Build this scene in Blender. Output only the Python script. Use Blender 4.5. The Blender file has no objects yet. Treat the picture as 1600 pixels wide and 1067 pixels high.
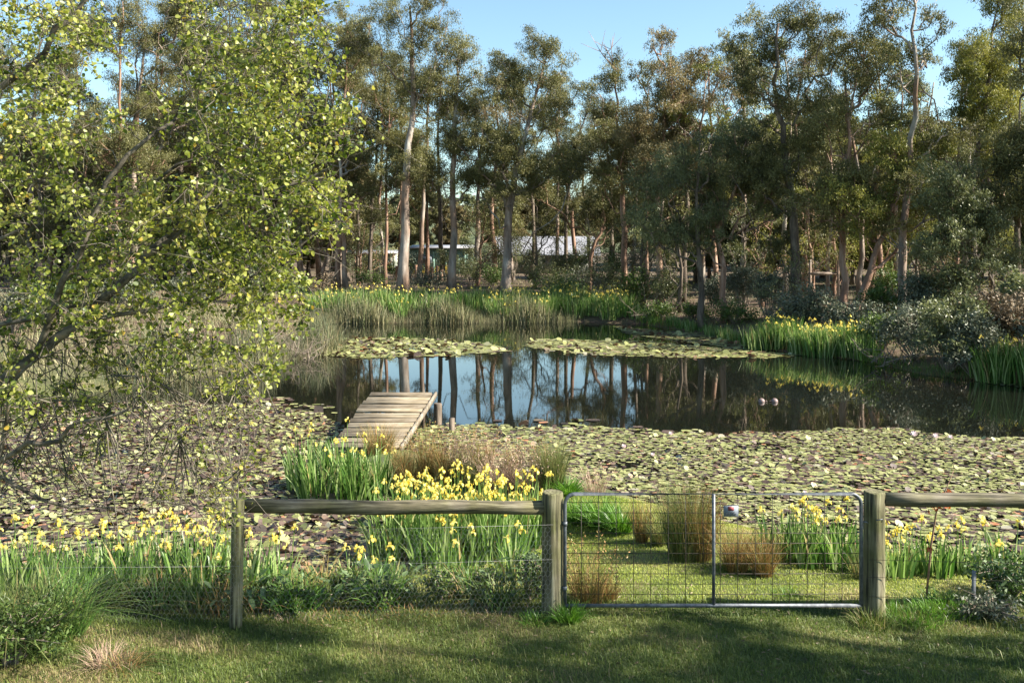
import bpy, math
import numpy as np
from math import radians as R

# ------------------------------------------------------------------ camera, sky, sun, exposure
C = bpy.context.scene
CAMZ, FPX, HY, W0 = 4.3, 1400.0, 385.0, 1600.0
cam = bpy.data.objects.new("camera", bpy.data.cameras.new("camera"))
C.collection.objects.link(cam)
cam.location = (0, 0, CAMZ)
cam.rotation_euler = (R(90), 0, 0)
cam.data.sensor_width = 36
cam.data.lens = 36 * FPX / W0
cam.data.shift_y = -(533.5 - HY) / W0
cam.data.clip_end = 3000
C.camera = cam
SUN_EL, SUN_AZ = 38.0, 102.0          # azimuth from +Y towards +X
w = bpy.data.worlds.new("World"); C.world = w; w.use_nodes = True
nt = w.node_tree
sky = nt.nodes.new("ShaderNodeTexSky"); sky.sky_type = 'NISHITA'; sky.sun_disc = False
sky.sun_elevation = R(SUN_EL); sky.sun_rotation = R(SUN_AZ)
sky.air_density = 1.0; sky.dust_density = .6; sky.ozone_density = 1.0
bg = nt.nodes["Background"]; bg.inputs[1].default_value = 0.068
tint = nt.nodes.new("ShaderNodeMix"); tint.data_type = 'RGBA'; tint.blend_type = 'MULTIPLY'; tint.inputs[0].default_value = 1
tint.inputs[7].default_value = (.95, 1.07, 1.03, 1)
nt.links.new(sky.outputs[0], tint.inputs[6]); nt.links.new(tint.outputs[2], bg.inputs[0])
sl = bpy.data.lights.new("sun", 'SUN'); sl.energy = 5.0; sl.angle = R(0.5); sl.color = (1, .93, .80)
so = bpy.data.objects.new("sun", sl); C.collection.objects.link(so)
so.rotation_euler = (R(90 - SUN_EL), 0, R(180 - SUN_AZ) )
C.view_settings.view_transform = 'Standard'; C.view_settings.look = 'None'
C.view_settings.exposure = 1.8; C.view_settings.gamma = 1
C.cycles.max_bounces = 6; C.cycles.transparent_max_bounces = 4
C.cycles.diffuse_bounces = 3; C.cycles.glossy_bounces = 3
rng = np.random.default_rng(7)
A = np.array

# ------------------------------------------------------------------ helpers
def tag(o, label=None, cat=None, group=None, kind=None):
    if label: o['label'] = label
    if cat: o['category'] = cat
    if group: o['group'] = group
    if kind: o['kind'] = kind
    return o

def empty(name, loc, label=None, cat=None, group=None):
    o = bpy.data.objects.new(name, None); C.collection.objects.link(o)
    o.location = loc; o.empty_display_size = .1
    return tag(o, label, cat, group)

def mesh(name, V, Fs, mats, v=None, smooth=False, mi=None):
    """V (n,3); Fs list of (m,k) index arrays; v per vertex tint 0..1; mi one material index per face array"""
    V = np.asarray(V, dtype=np.float32)
    me = bpy.data.meshes.new(name)
    me.vertices.add(len(V)); me.vertices.foreach_set('co', V.ravel())
    Fs = [np.asarray(f, dtype=np.int32) for f in Fs]
    keep = [i for i, f in enumerate(Fs) if len(f)]
    nl = sum(Fs[i].size for i in keep); npoly = sum(len(Fs[i]) for i in keep)
    me.loops.add(nl); me.polygons.add(npoly)
    me.loops.foreach_set('vertex_index', np.concatenate([Fs[i].ravel() for i in keep]))
    st, s0, mm = [], 0, []
    for i in keep:
        f = Fs[i]; k = f.shape[1]
        st.append(np.arange(len(f)) * k + s0); s0 += f.size
        mm.append(np.full(len(f), mi[i] if mi else 0))
    me.polygons.foreach_set('loop_start', np.concatenate(st).astype(np.int32))
    me.polygons.foreach_set('material_index', np.concatenate(mm).astype(np.int32))
    if smooth: me.polygons.foreach_set('use_smooth', np.ones(npoly, dtype=bool))
    if v is not None:
        a = me.attributes.new('v', 'FLOAT', 'POINT')
        a.data.foreach_set('value', np.asarray(v, dtype=np.float32))
    for m in (mats if isinstance(mats, (list, tuple)) else [mats]): me.materials.append(m)
    me.update(calc_edges=True); me.validate()
    return me

def obj(name, me, parent=None, loc=(0, 0, 0), **kw):
    o = bpy.data.objects.new(name, me); C.collection.objects.link(o)
    o.location = loc
    if parent is not None: o.parent = parent
    return tag(o, **kw)

def copy_tree(o, parent=None):
    kids = list(o.children)
    c = o.copy(); C.collection.objects.link(c)
    if parent is not None: c.parent = parent
    for k in kids: copy_tree(k, c)
    return c

class G:
    """collects geometry of one mesh"""
    def __init__(s): s.V = []; s.F = []; s.v = []; s.mi = []; s.n = 0
    def add(s, V, F, v=0.5, m=0):
        V = np.asarray(V, dtype=float)
        for f in (F if isinstance(F, list) else [F]):
            s.F.append(np.asarray(f) + s.n); s.mi.append(m)
        s.V.append(V); s.v.append(np.full(len(V), v) if np.isscalar(v) else np.asarray(v)); s.n += len(V)
    def tube(s, P, r, n=6, v=0.5, m=0, caps=True):
        P = np.asarray(P, float); k = len(P)
        r = np.full(k, r) if np.isscalar(r) else np.asarray(r, float)
        T = np.gradient(P, axis=0); T /= np.linalg.norm(T, axis=1)[:, None] + 1e-9
        up = A([0, 0, 1.]) if abs(T[0][2]) < .9 else A([1., 0, 0])
        U = np.cross(T, up); U /= np.linalg.norm(U, axis=1)[:, None] + 1e-9
        Wv = np.cross(T, U)
        a = np.arange(n) * 2 * math.pi / n
        V = P[:, None] + r[:, None, None] * (np.cos(a)[None, :, None] * U[:, None] + np.sin(a)[None, :, None] * Wv[:, None])
        i = np.arange(k - 1)[:, None] * n; j = np.arange(n)[None]; j2 = (j + 1) % n
        F = np.stack([i + j, i + n + j, i + n + j2, i + j2], -1).reshape(-1, 4)
        Fl = [F]
        if caps: Fl += [np.arange(n)[None, :], (np.arange(n)[::-1] + (k - 1) * n)[None]]
        s.add(V.reshape(-1, 3), Fl, v, m)
    def box(s, c, size, rot=None, v=0.5, m=0, bev=0.0, taper=0):
        x, y, z = A(size) / 2.0
        b = bev
        if b <= 0:
            V = A([[-x, -y, -z], [x, -y, -z], [x, y, -z], [-x, y, -z], [-x, -y, z], [x, -y, z], [x, y, z], [-x, y, z]])
            F = A([[0, 3, 2, 1], [4, 5, 6, 7], [0, 1, 5, 4], [1, 2, 6, 5], [2, 3, 7, 6], [3, 0, 4, 7]])
        else:
            L = []
            for zz, q in ((-z, b), (-z + b, 0), (z - b, 0), (z, b)):
                L += [[-x + q, -y + q, zz], [x - q, -y + q, zz], [x - q, y - q, zz], [-x + q, y - q, zz]]
            V = A(L); F = [[3, 2, 1, 0], [12, 13, 14, 15]]
            for l in range(3):
                for q in range(4):
                    F.append([l * 4 + q, l * 4 + (q + 1) % 4, l * 4 + 4 + (q + 1) % 4, l * 4 + 4 + q])
            F = A(F)
        if rot is not None: V = V @ np.asarray(rot).T
        s.add(V + A(c), F, v, m)
    def mesh(s, name, mats, smooth=False):
        return mesh(name, np.concatenate(s.V), s.F, mats, np.concatenate(s.v), smooth, s.mi)

def rotz(a): return A([[math.cos(a), -math.sin(a), 0], [math.sin(a), math.cos(a), 0], [0, 0, 1.]])
def rotx(a): return A([[1, 0, 0], [0, math.cos(a), -math.sin(a)], [0, math.sin(a), math.cos(a)]])

# ------------------------------------------------------------------ materials
def newmat(name):
    m = bpy.data.materials.new(name); m.use_nodes = True
    n = m.node_tree.nodes; n.clear()
    out = n.new('ShaderNodeOutputMaterial'); return m, n, m.node_tree.links, out

def ramp(n, cols, pos=None):
    r = n.new('ShaderNodeValToRGB'); e = r.color_ramp.elements
    pos = pos or [i / (len(cols) - 1) for i in range(len(cols))]
    e[0].position = pos[0]; e[0].color = (*cols[0], 1)
    e[1].position = pos[-1]; e[1].color = (*cols[-1], 1)
    for c, p in zip(cols[1:-1], pos[1:-1]):
        x = e.new(p); x.color = (*c, 1)
    return r

def leafmat(name, cols, trans=0.3, rough=0.45, spec=0.35, pos=None, tcol=1.25):
    m, n, l, out = newmat(name)
    at = n.new('ShaderNodeAttribute'); at.attribute_name = 'v'
    r = ramp(n, cols, pos); l.new(at.outputs['Fac'], r.inputs[0])
    p = n.new('ShaderNodeBsdfPrincipled'); l.new(r.outputs[0], p.inputs['Base Color'])
    p.inputs['Roughness'].default_value = rough; p.inputs['Specular IOR Level'].default_value = spec
    if trans > 0:
        t = n.new('ShaderNodeBsdfTranslucent')
        hs = n.new('ShaderNodeHueSaturation'); hs.inputs['Value'].default_value = tcol; hs.inputs['Saturation'].default_value = 1.1
        l.new(r.outputs[0], hs.inputs['Color']); l.new(hs.outputs[0], t.inputs[0])
        x = n.new('ShaderNodeMixShader'); x.inputs[0].default_value = trans
        l.new(p.outputs[0], x.inputs[1]); l.new(t.outputs[0], x.inputs[2]); l.new(x.outputs[0], out.inputs[0])
    else: l.new(p.outputs[0], out.inputs[0])
    return m

def noisemat(name, cols, scale=5, stretch=(1, 1, 1), rough=.85, bump=.3, pos=None, detail=6, spec=.3, metal=0, coord='Object', scale2=None, cols2=None, dist=.02):
    m, n, l, out = newmat(name)
    tc = n.new('ShaderNodeTexCoord'); mp = n.new('ShaderNodeMapping'); mp.inputs['Scale'].default_value = stretch
    l.new(tc.outputs[coord], mp.inputs[0])
    nz = n.new('ShaderNodeTexNoise'); nz.inputs['Scale'].default_value = scale; nz.inputs['Detail'].default_value = detail
    nz.inputs['Roughness'].default_value = .65
    l.new(mp.outputs[0], nz.inputs['Vector'])
    r = ramp(n, cols, pos or [.3 + .4 * i / (len(cols) - 1) for i in range(len(cols))]); l.new(nz.outputs[0], r.inputs[0])
    col = r.outputs[0]
    if cols2:
        n2 = n.new('ShaderNodeTexNoise'); n2.inputs['Scale'].default_value = scale2; n2.inputs['Detail'].default_value = 3
        l.new(tc.outputs[coord], n2.inputs['Vector'])
        r2 = ramp(n, cols2, [.35, .65]); l.new(n2.outputs[0], r2.inputs[0])
        mx = n.new('ShaderNodeMix'); mx.data_type = 'RGBA'; mx.blend_type = 'MULTIPLY'; mx.inputs[0].default_value = 1
        l.new(col, mx.inputs[6]); l.new(r2.outputs[0], mx.inputs[7]); col = mx.outputs[2]
    p = n.new('ShaderNodeBsdfPrincipled'); l.new(col, p.inputs['Base Color'])
    p.inputs['Roughness'].default_value = rough; p.inputs['Specular IOR Level'].default_value = spec; p.inputs['Metallic'].default_value = metal
    if bump:
        b = n.new('ShaderNodeBump'); b.inputs['Strength'].default_value = bump; b.inputs['Distance'].default_value = dist
        l.new(nz.outputs[0], b.inputs['Height']); l.new(b.outputs[0], p.inputs['Normal'])
    l.new(p.outputs[0], out.inputs[0])
    return m

M = {}
M['gum_olive'] = leafmat('gum_olive', [(.05, .05, .018), (.135, .132, .048), (.25, .235, .09)], .3, .5, .3)
M['gum_dark'] = leafmat('gum_dark', [(.042, .044, .018), (.115, .115, .042), (.21, .20, .08)], .3, .5, .3)
M['gum_bronze'] = leafmat('gum_bronze', [(.05, .05, .022), (.13, .115, .05), (.22, .165, .075), (.25, .22, .11)], .3, .5, .3)
M['gum_yellow'] = leafmat('gum_yellow', [(.06, .07, .018), (.17, .18, .04), (.30, .28, .07)], .3, .5, .3)
M['wattle'] = leafmat('wattle', [(.045, .056, .026), (.11, .125, .052), (.21, .22, .095)], .3, .45, .4)
M['shrub_grey'] = leafmat('shrub_grey', [(.045, .055, .035), (.10, .115, .07), (.17, .18, .12)], .15, .5, .4)
M['shrub_green'] = leafmat('shrub_green', [(.03, .055, .012), (.07, .115, .022), (.13, .18, .04)], .25, .5, .4)
M['shrub_brown'] = leafmat('shrub_brown', [(.07, .05, .03), (.15, .11, .065), (.25, .19, .12)], .1, .6, .3)
M['poplar'] = leafmat('poplar_leaf', [(.03, .05, .008), (.09, .125, .018), (.21, .235, .04), (.33, .34, .09), (.38, .27, .05)], .38, .45, .5, [0, .2, .5, .9, 1], 1.5)
M['iris'] = leafmat('iris_blade', [(.03, .08, .012), (.09, .18, .035), (.20, .30, .08), (.32, .38, .17), (.36, .27, .12)], .3, .4, .4, [0, .33, .66, .93, .97])
M['yellow'] = leafmat('yellow_petal', [(.55, .36, .03), (.70, .55, .10), (.78, .68, .22)], .3, .5, .3)
M['rush'] = leafmat('rush_green', [(.035, .06, .015), (.09, .13, .03), (.19, .21, .07), (.32, .22, .10)], .15, .5, .4)
M['straw'] = leafmat('rush_brown', [(.08, .055, .02), (.24, .13, .045), (.42, .25, .11), (.16, .16, .045), (.09, .13, .03)], .15, .55, .3)
M['pinkish'] = leafmat('seed_grass', [(.14, .09, .06), (.32, .20, .15), (.48, .34, .26), (.2, .2, .07)], .15, .6, .3)
M['lush'] = leafmat('lush_grass', [(.04, .10, .012), (.09, .20, .025), (.16, .28, .05)], .35, .4, .4)
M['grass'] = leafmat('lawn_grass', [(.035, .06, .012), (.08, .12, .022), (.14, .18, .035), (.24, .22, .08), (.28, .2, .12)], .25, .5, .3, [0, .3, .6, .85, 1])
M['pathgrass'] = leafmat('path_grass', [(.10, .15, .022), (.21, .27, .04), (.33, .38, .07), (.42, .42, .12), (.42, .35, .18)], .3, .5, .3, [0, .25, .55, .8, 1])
M['deadreed'] = leafmat('dead_reed', [(.08, .09, .035), (.17, .16, .07), (.29, .25, .15), (.10, .14, .045)], .1, .6, .3)
M['reed'] = leafmat('reed_green', [(.04, .06, .03), (.09, .11, .05), (.16, .17, .09), (.24, .18, .10)], .15, .5, .4)
M['dock'] = leafmat('dock_leaf', [(.02, .045, .01), (.05, .09, .02), (.14, .19, .09)], .2, .5, .4)
M['redleaf'] = leafmat('red_leaf', [(.22, .05, .02), (.38, .12, .05)], .25, .5, .4)
M['bark_pale'] = noisemat('bark_pale', [(.10, .085, .07), (.26, .235, .205), (.46, .43, .385)], 3, (1, 1, .22), cols2=[(1, 1, 1), (.75, .5, .38)], scale2=.5, bump=.5, dist=.05)
M['bark_red'] = noisemat('bark_red', [(.07, .042, .03), (.24, .14, .095), (.42, .30, .23)], 3, (1, 1, .15), bump=.6, dist=.06)
M['bark_dark'] = noisemat('bark_dark', [(.035, .028, .022), (.11, .085, .066), (.24, .19, .145)], 4, (1, 1, .2), bump=.6, dist=.06)
M['bark_near'] = noisemat('bark_near', [(.02, .018, .014), (.065, .056, .042), (.16, .14, .11), (.34, .17, .03)], 9, (1, 1, 1), bump=.4, pos=[.3, .45, .62, .78])
M['twig'] = noisemat('twig_bark', [(.12, .09, .07), (.28, .23, .18)], 6, bump=0)
M['post'] = noisemat('post_timber', [(.03, .027, .02), (.11, .095, .06), (.17, .15, .095), (.31, .28, .19)], 30, (1, 1, .05), pos=[.36, .44, .54, .66], cols2=[(1, 1, 1), (.6, .68, .42)], scale2=3.5, bump=.5, dist=.01)
M['railw'] = noisemat('rail_timber', [(.03, .027, .02), (.10, .085, .062), (.155, .132, .10), (.29, .255, .20)], 28, (.045, 1, 1), pos=[.36, .44, .54, .66], cols2=[(1, 1, 1), (.62, .66, .42)], scale2=2.5, bump=.5, dist=.01)
M['plank'] = noisemat('plank_timber', [(.08, .065, .05), (.22, .19, .15), (.36, .32, .26)], 9, (.1, 1, 1), bump=.5, dist=.01, cols2=[(1, 1, 1), (.72, .66, .58)], scale2=1.7)
for k_, (c1, c2) in enumerate([((.05, .04, .028), (.30, .25, .18)), ((.09, .072, .05), (.38, .32, .235)), ((.04, .033, .024), (.25, .205, .15))]):
    M['plank%d' % k_] = noisemat('plank_timber', [c1, tuple((a_ + b_) / 2 for a_, b_ in zip(c1, c2)), c2], 11 + 2 * k_, (.08, 1, 1), bump=.6, dist=.012, pos=[.36, .48, .64], cols2=[(1, 1, 1), (.7, .66, .58)], scale2=1.7 + k_)
M['galv'] = noisemat('galvanised_tube', [(.05, .055, .065), (.10, .11, .125), (.17, .18, .20)], 20, rough=.5, bump=.1, metal=.3, spec=.5)
M['wire'] = noisemat('rusty_wire', [(.03, .025, .02), (.07, .06, .05)], 20, rough=.6, bump=0, metal=.4)
M['netwire'] = noisemat('netting_wire', [(.18, .18, .18), (.3, .3, .3)], 20, rough=.5, bump=0, metal=.5)
M['white'] = noisemat('sign_white', [(.13, .15, .18), (.21, .23, .27)], 30, rough=.5, bump=0)
M['red'] = noisemat('sign_red', [(.22, .05, .06), (.26, .08, .09)], 10, rough=.5, bump=0)
M['black'] = noisemat('sign_black', [(.02, .03, .04), (.04, .05, .06)], 10, rough=.5, bump=0)
M['float'] = noisemat('float_plastic', [(.16, .11, .10), (.24, .18, .17)], 12, rough=.45, bump=.1)
M['roof'] = noisemat('roof_sheet', [(.19, .19, .21), (.27, .27, .29)], 1.5, rough=.5, bump=0)
M['wall'] = noisemat('house_wall', [(.20, .20, .17), (.27, .26, .24)], 2, bump=.1)
M['shed'] = noisemat('shed_green', [(.13, .22, .18), (.20, .30, .25)], 1.5, bump=.1)
M['shedpale'] = noisemat('shed_pale', [(.24, .26, .21), (.33, .34, .29)], 1.5, bump=.1)
M['glass'] = noisemat('dark_glass', [(.02, .025, .03), (.03, .035, .04)], 2, rough=.1, bump=0, spec=.8)
M['petalw'] = leafmat('lily_petal', [(.75, .55, .58), (.8, .72, .74)], .3, .4, .4)

# water
m, n, l, out = newmat('pond_water')
p = n.new('ShaderNodeBsdfPrincipled'); p.inputs['Base Color'].default_value = (.006, .007, .005, 1)
p.inputs['Roughness'].default_value = .025; p.inputs['IOR'].default_value = 1.75
tc = n.new('ShaderNodeTexCoord'); mp = n.new('ShaderNodeMapping'); mp.inputs['Scale'].default_value = (.8, 2.2, 1)
nz = n.new('ShaderNodeTexNoise'); nz.inputs['Scale'].default_value = 2.2; nz.inputs['Detail'].default_value = 2
b = n.new('ShaderNodeBump'); b.inputs['Strength'].default_value = .02; b.inputs['Distance'].default_value = .02
l.new(tc.outputs['Object'], mp.inputs[0]); l.new(mp.outputs[0], nz.inputs['Vector']); l.new(nz.outputs[0], b.inputs['Height'])
l.new(b.outputs[0], p.inputs['Normal']); l.new(p.outputs[0], out.inputs[0]); M['water'] = m
# lily pads
m, n, l, out = newmat('lily_pad')
at = n.new('ShaderNodeAttribute'); at.attribute_name = 'v'
r = ramp(n, [(.03, .024, .018), (.075, .05, .042), (.13, .09, .065), (.11, .12, .04), (.19, .20, .072), (.29, .29, .125), (.27, .25, .19), (.32, .13, .06)], [0, .14, .26, .32, .5, .78, .92, 1])
l.new(at.outputs['Fac'], r.inputs[0])
p = n.new('ShaderNodeBsdfPrincipled'); l.new(r.outputs[0], p.inputs['Base Color']); p.inputs['Roughness'].default_value = .45
p.inputs['Specular IOR Level'].default_value = .35
geo = n.new('ShaderNodeNewGeometry'); mx = n.new('ShaderNodeMix'); mx.data_type = 'RGBA'
l.new(geo.outputs['Backfacing'], mx.inputs[0]); l.new(r.outputs[0], mx.inputs[6]); mx.inputs[7].default_value = (.20, .12, .08, 1)
l.new(mx.outputs[2], p.inputs['Base Color'])
nz = n.new('ShaderNodeTexNoise'); nz.inputs['Scale'].default_value = 14
b = n.new('ShaderNodeBump'); b.inputs['Strength'].default_value = .25; b.inputs['Distance'].default_value = .02
l.new(nz.outputs[0], b.inputs['Height']); l.new(b.outputs[0], p.inputs['Normal'])
l.new(p.outputs[0], out.inputs[0]); M['pad'] = m

# ------------------------------------------------------------------ ground and pond
PP = [(-300, 905), (0, 898), (200, 890), (350, 888), (500, 905), (650, 902), (750, 885), (835, 862), (790, 838), (690, 812), (640, 790), (600, 772), (480, 768), (470, 755), (520, 732), (570, 706), (650, 706),
      (700, 728), (800, 745), (890, 742), (960, 768), (1060, 800), (1200, 835), (1340, 862), (1500, 880), (1900, 890), (2500, 860), (2600, 700),
      (2000, 640), (1750, 620), (1600, 603), (1545, 597), (1440, 585), (1360, 565), (1190, 546), (1100, 522), (1000, 506), (900, 503), (480, 505), (470, 520), (520, 545), (440, 566),
      (300, 592), (150, 612), (-100, 640), (-500, 700), (-700, 800)]
P = A([((x - 800) / (y - HY) * CAMZ, FPX * CAMZ / (y - HY)) for x, y in PP], float)

def sdf(x, y):
    """signed distance to the pond edge, positive on land"""
    x = np.asarray(x, float); y = np.asarray(y, float); sh = x.shape; x = x.ravel(); y = y.ravel()
    d2 = np.full(len(x), 1e18); ins = np.zeros(len(x), bool)
    for i in range(len(P)):
        a, b2 = P[i], P[(i + 1) % len(P)]; e = b2 - a
        t = np.clip(((x - a[0]) * e[0] + (y - a[1]) * e[1]) / (e @ e), 0, 1)
        d2 = np.minimum(d2, (x - a[0] - t * e[0]) ** 2 + (y - a[1] - t * e[1]) ** 2)
        c = (a[1] > y) != (b2[1] > y)
        with np.errstate(divide='ignore', invalid='ignore'):
            xi = a[0] + (y - a[1]) / (b2[1] - a[1] if b2[1] != a[1] else 1e-9) * e[0]
        ins ^= c & (x < xi)
    d = np.sqrt(d2); return np.where(ins, -d, d).reshape(sh)

def gz(x, y):
    x = np.asarray(x, float); y = np.asarray(y, float)
    s = sdf(x, y)
    land = .46 * (1 - np.exp(-np.maximum(s, 0) / 1.0))
    far = np.clip((y - 30) / 10, 0, 1)
    land = land + far * (1.15 * (1 - np.exp(-np.maximum(s - .5, 0) / 9)) + .002 * np.maximum(y - 60, 0))
    lump = .02 * np.sin(x * 1.7 + .6 * y) * np.sin(y * 1.3 + .5 * x) * np.clip(s, 0, 1)
    return np.where(s > 0, land + lump, np.maximum(s * .5, -.6))

def gp(px, py):
    """ground point that shows at this place of the photograph"""
    d = 6.0
    while d < 200:
        x = (px - 800) / FPX * d; z = max(0.0, float(gz(x, d)))
        if HY + FPX * (CAMZ - z) / d <= py: break
        d *= 1.004
    return A([x, d, float(gz(x, d))])
def wp(px, py, d): return A([(px - 800) / FPX * d, d, CAMZ - (py - HY) / FPX * d])
def gx(px, d):
    x = (px - 800) / FPX * d; return A([x, d, max(-.05, float(gz(x, d)))])

def ground_sheet():
    ys = np.concatenate([np.arange(-40, 5, 3.), np.arange(5, 24, .14), np.arange(24, 60, .5), np.arange(60, 130, 4), [150, 200, 300, 450, 700]])
    u = np.concatenate([-np.geomspace(700, 14, 28), np.arange(-13.5, 13.6, .16), np.geomspace(14, 700, 28)])
    X, Y = np.meshgrid(u, ys); Z = gz(X, Y)
    ny, nx = X.shape; i = np.arange(ny - 1)[:, None] * nx; j = np.arange(nx - 1)[None]
    F = np.stack([i + j, i + j + 1, i + nx + j + 1, i + nx + j], -1).reshape(-1, 4)
    m, n, l, out = newmat('ground_soil')
    tc = n.new('ShaderNodeTexCoord'); sx = n.new('ShaderNodeSeparateXYZ'); l.new(tc.outputs['Object'], sx.inputs[0])
    n1 = n.new('ShaderNodeTexNoise'); n1.inputs['Scale'].default_value = 1.1; n1.inputs['Detail'].default_value = 6; l.new(tc.outputs['Object'], n1.inputs['Vector'])
    n2 = n.new('ShaderNodeTexNoise'); n2.inputs['Scale'].default_value = 28; n2.inputs['Detail'].default_value = 4; l.new(tc.outputs['Object'], n2.inputs['Vector'])
    rl = ramp(n, [(.035, .045, .012), (.075, .095, .02), (.16, .13, .06)], [.35, .5, .68]); l.new(n1.outputs[0], rl.inputs[0])
    rf = ramp(n, [(.03, .02, .013), (.08, .045, .028), (.13, .08, .05)], [.35, .5, .7]); l.new(n2.outputs[0], rf.inputs[0])
    rg = ramp(n, [(.10, .065, .04), (.06, .07, .022)], [.48, .6]); l.new(n1.outputs[0], rg.inputs[0])
    mr = n.new('ShaderNodeMapRange'); mr.inputs[1].default_value = 24; mr.inputs[2].default_value = 34; l.new(sx.outputs[1], mr.inputs[0])
    ma = n.new('ShaderNodeMix'); ma.data_type = 'RGBA'; ma.inputs[0].default_value = .5; l.new(rf.outputs[0], ma.inputs[6]); l.new(rg.outputs[0], ma.inputs[7])
    mx = n.new('ShaderNodeMix'); mx.data_type = 'RGBA'; l.new(mr.outputs[0], mx.inputs[0]); l.new(rl.outputs[0], mx.inputs[6]); l.new(ma.outputs[2], mx.inputs[7])
    p = n.new('ShaderNodeBsdfPrincipled'); p.inputs['Roughness'].default_value = .95; l.new(mx.outputs[2], p.inputs['Base Color'])
    b = n.new('ShaderNodeBump'); b.inputs['Strength'].default_value = .6; b.inputs['Distance'].default_value = .04
    l.new(n2.outputs[0], b.inputs['Height']); l.new(b.outputs[0], p.inputs['Normal']); l.new(p.outputs[0], out.inputs[0])
    obj('ground', mesh('ground', np.stack([X, Y, Z], -1).reshape(-1, 3), [F], m, smooth=True), kind='structure')
ground_sheet()
q = A([[-70, 8, 0], [70, 8, 0], [70, 62, 0], [-70, 62, 0.]])
obj('water', mesh('water', q, [A([[0, 1, 2, 3]])], M['water']), kind='structure')
# far wooded hills
def hills():
    xs = np.linspace(-700, 700, 141); rows = [(300, 0.), (330, 14.), (380, 22.), (430, 30.), (520, 36.), (600, 0.)]
    V = []
    for y, h in rows:
        for x in xs:
            V.append((x, y, 1.5 + h * (.75 + .25 * math.sin(x * .011 + y * .01) + .1 * math.sin(x * .05 + y)) + (rng.random() * 2.5 if h else 0)))
    nx = len(xs); i = np.arange(len(rows) - 1)[:, None] * nx; j = np.arange(nx - 1)[None]
    F = np.stack([i + j, i + j + 1, i + nx + j + 1, i + nx + j], -1).reshape(-1, 4)
    mt = noisemat('far_wood', [(.03, .045, .02), (.07, .085, .04), (.12, .12, .07)], .35, bump=1.0, dist=2)
    obj('hills', mesh('hills', A(V), [F], mt, smooth=False), kind='structure')
hills()

# ------------------------------------------------------------------ vegetation generators
def unit(v): return v / (np.linalg.norm(v, axis=-1, keepdims=True) + 1e-9)

def leaf_quads(Pc, D, L, Wd, v, curl=.0):
    """diamond leaves: centre points, axis, length, width"""
    n_ = len(Pc); D = unit(D); S = unit(np.cross(D, rng.normal(size=(n_, 3))))
    L = np.asarray(L).reshape(-1, 1) * np.ones((n_, 1)); Wd = np.asarray(Wd).reshape(-1, 1) * np.ones((n_, 1))
    a = Pc - D * L / 2; c = Pc + D * L / 2; mpt = Pc - D * L * .08
    V = np.stack([a, mpt + S * Wd / 2, c, mpt - S * Wd / 2], 1).reshape(-1, 3)
    F = np.arange(4 * n_).reshape(-1, 4)
    return V, F, np.repeat(v, 4)

def branch_net(trunk, trunk_r, targets, r_tip=.02, up=.25, wob=.08, k=4, cost_root=.15, expn=.45, sides=6, vert=True, steep=.9):
    """trunk polyline + limbs that reach every target; returns geometry"""
    g = G()
    N = [p for p in trunk]; par = [-1] + list(range(len(trunk) - 1)); depth = [0.0]
    for i in range(1, len(trunk)): depth.append(depth[-1] + np.linalg.norm(trunk[i] - trunk[i - 1]))
    paths = []; base = trunk[0]
    order = np.argsort([np.min(np.linalg.norm(A(trunk) - t, axis=1)) for t in targets])
    for oi in order:
        t = targets[oi]; NA = A(N)
        d = np.linalg.norm(NA - t, axis=1)
        hd = np.linalg.norm(NA[:, :2] - t[:2], axis=1)
        cost = d + cost_root * A(depth) + (4 * np.maximum(0, NA[:, 2] + steep * hd - t[2]) if vert else 0)
        cost[0] += 5
        i = int(np.argmin(cost)); s = N[i]; L = np.linalg.norm(t - s)
        kk = max(2, min(k, int(L / .25) + 1)); idx = [i]
        jit = rng.normal(size=(kk, 3)) * wob * L
        for q_ in range(1, kk + 1):
            f = q_ / kk
            pnt = s + (t - s) * f + A([0, 0, up * L * math.sin(math.pi * f) * .5]) * (-1 if not vert else -1) + (jit[q_ - 1] if q_ < kk else 0)
            N.append(pnt); par.append(idx[-1]); depth.append(depth[idx[-1]] + L / kk); idx.append(len(N) - 1)
        paths.append(idx)
    cnt = np.zeros(len(N))
    for pth in paths: cnt[pth[-1]] += 1
    for i in range(len(N) - 1, 0, -1): cnt[par[i]] += cnt[i]
    r = r_tip * np.maximum(cnt, .6) ** expn
    tr = np.asarray(trunk_r, float)
    for i in range(len(trunk)): r[i] = max(tr[i], .6 * r_tip)
    g.tube(trunk, r[:len(trunk)], 10, .5)
    NA = A(N)
    for pth in paths:
        rr = r[pth].copy(); rr[0] = min(rr[0], rr[1] * 1.25)
        g.tube(NA[pth], rr, sides, .5, caps=False)
    return g

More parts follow.
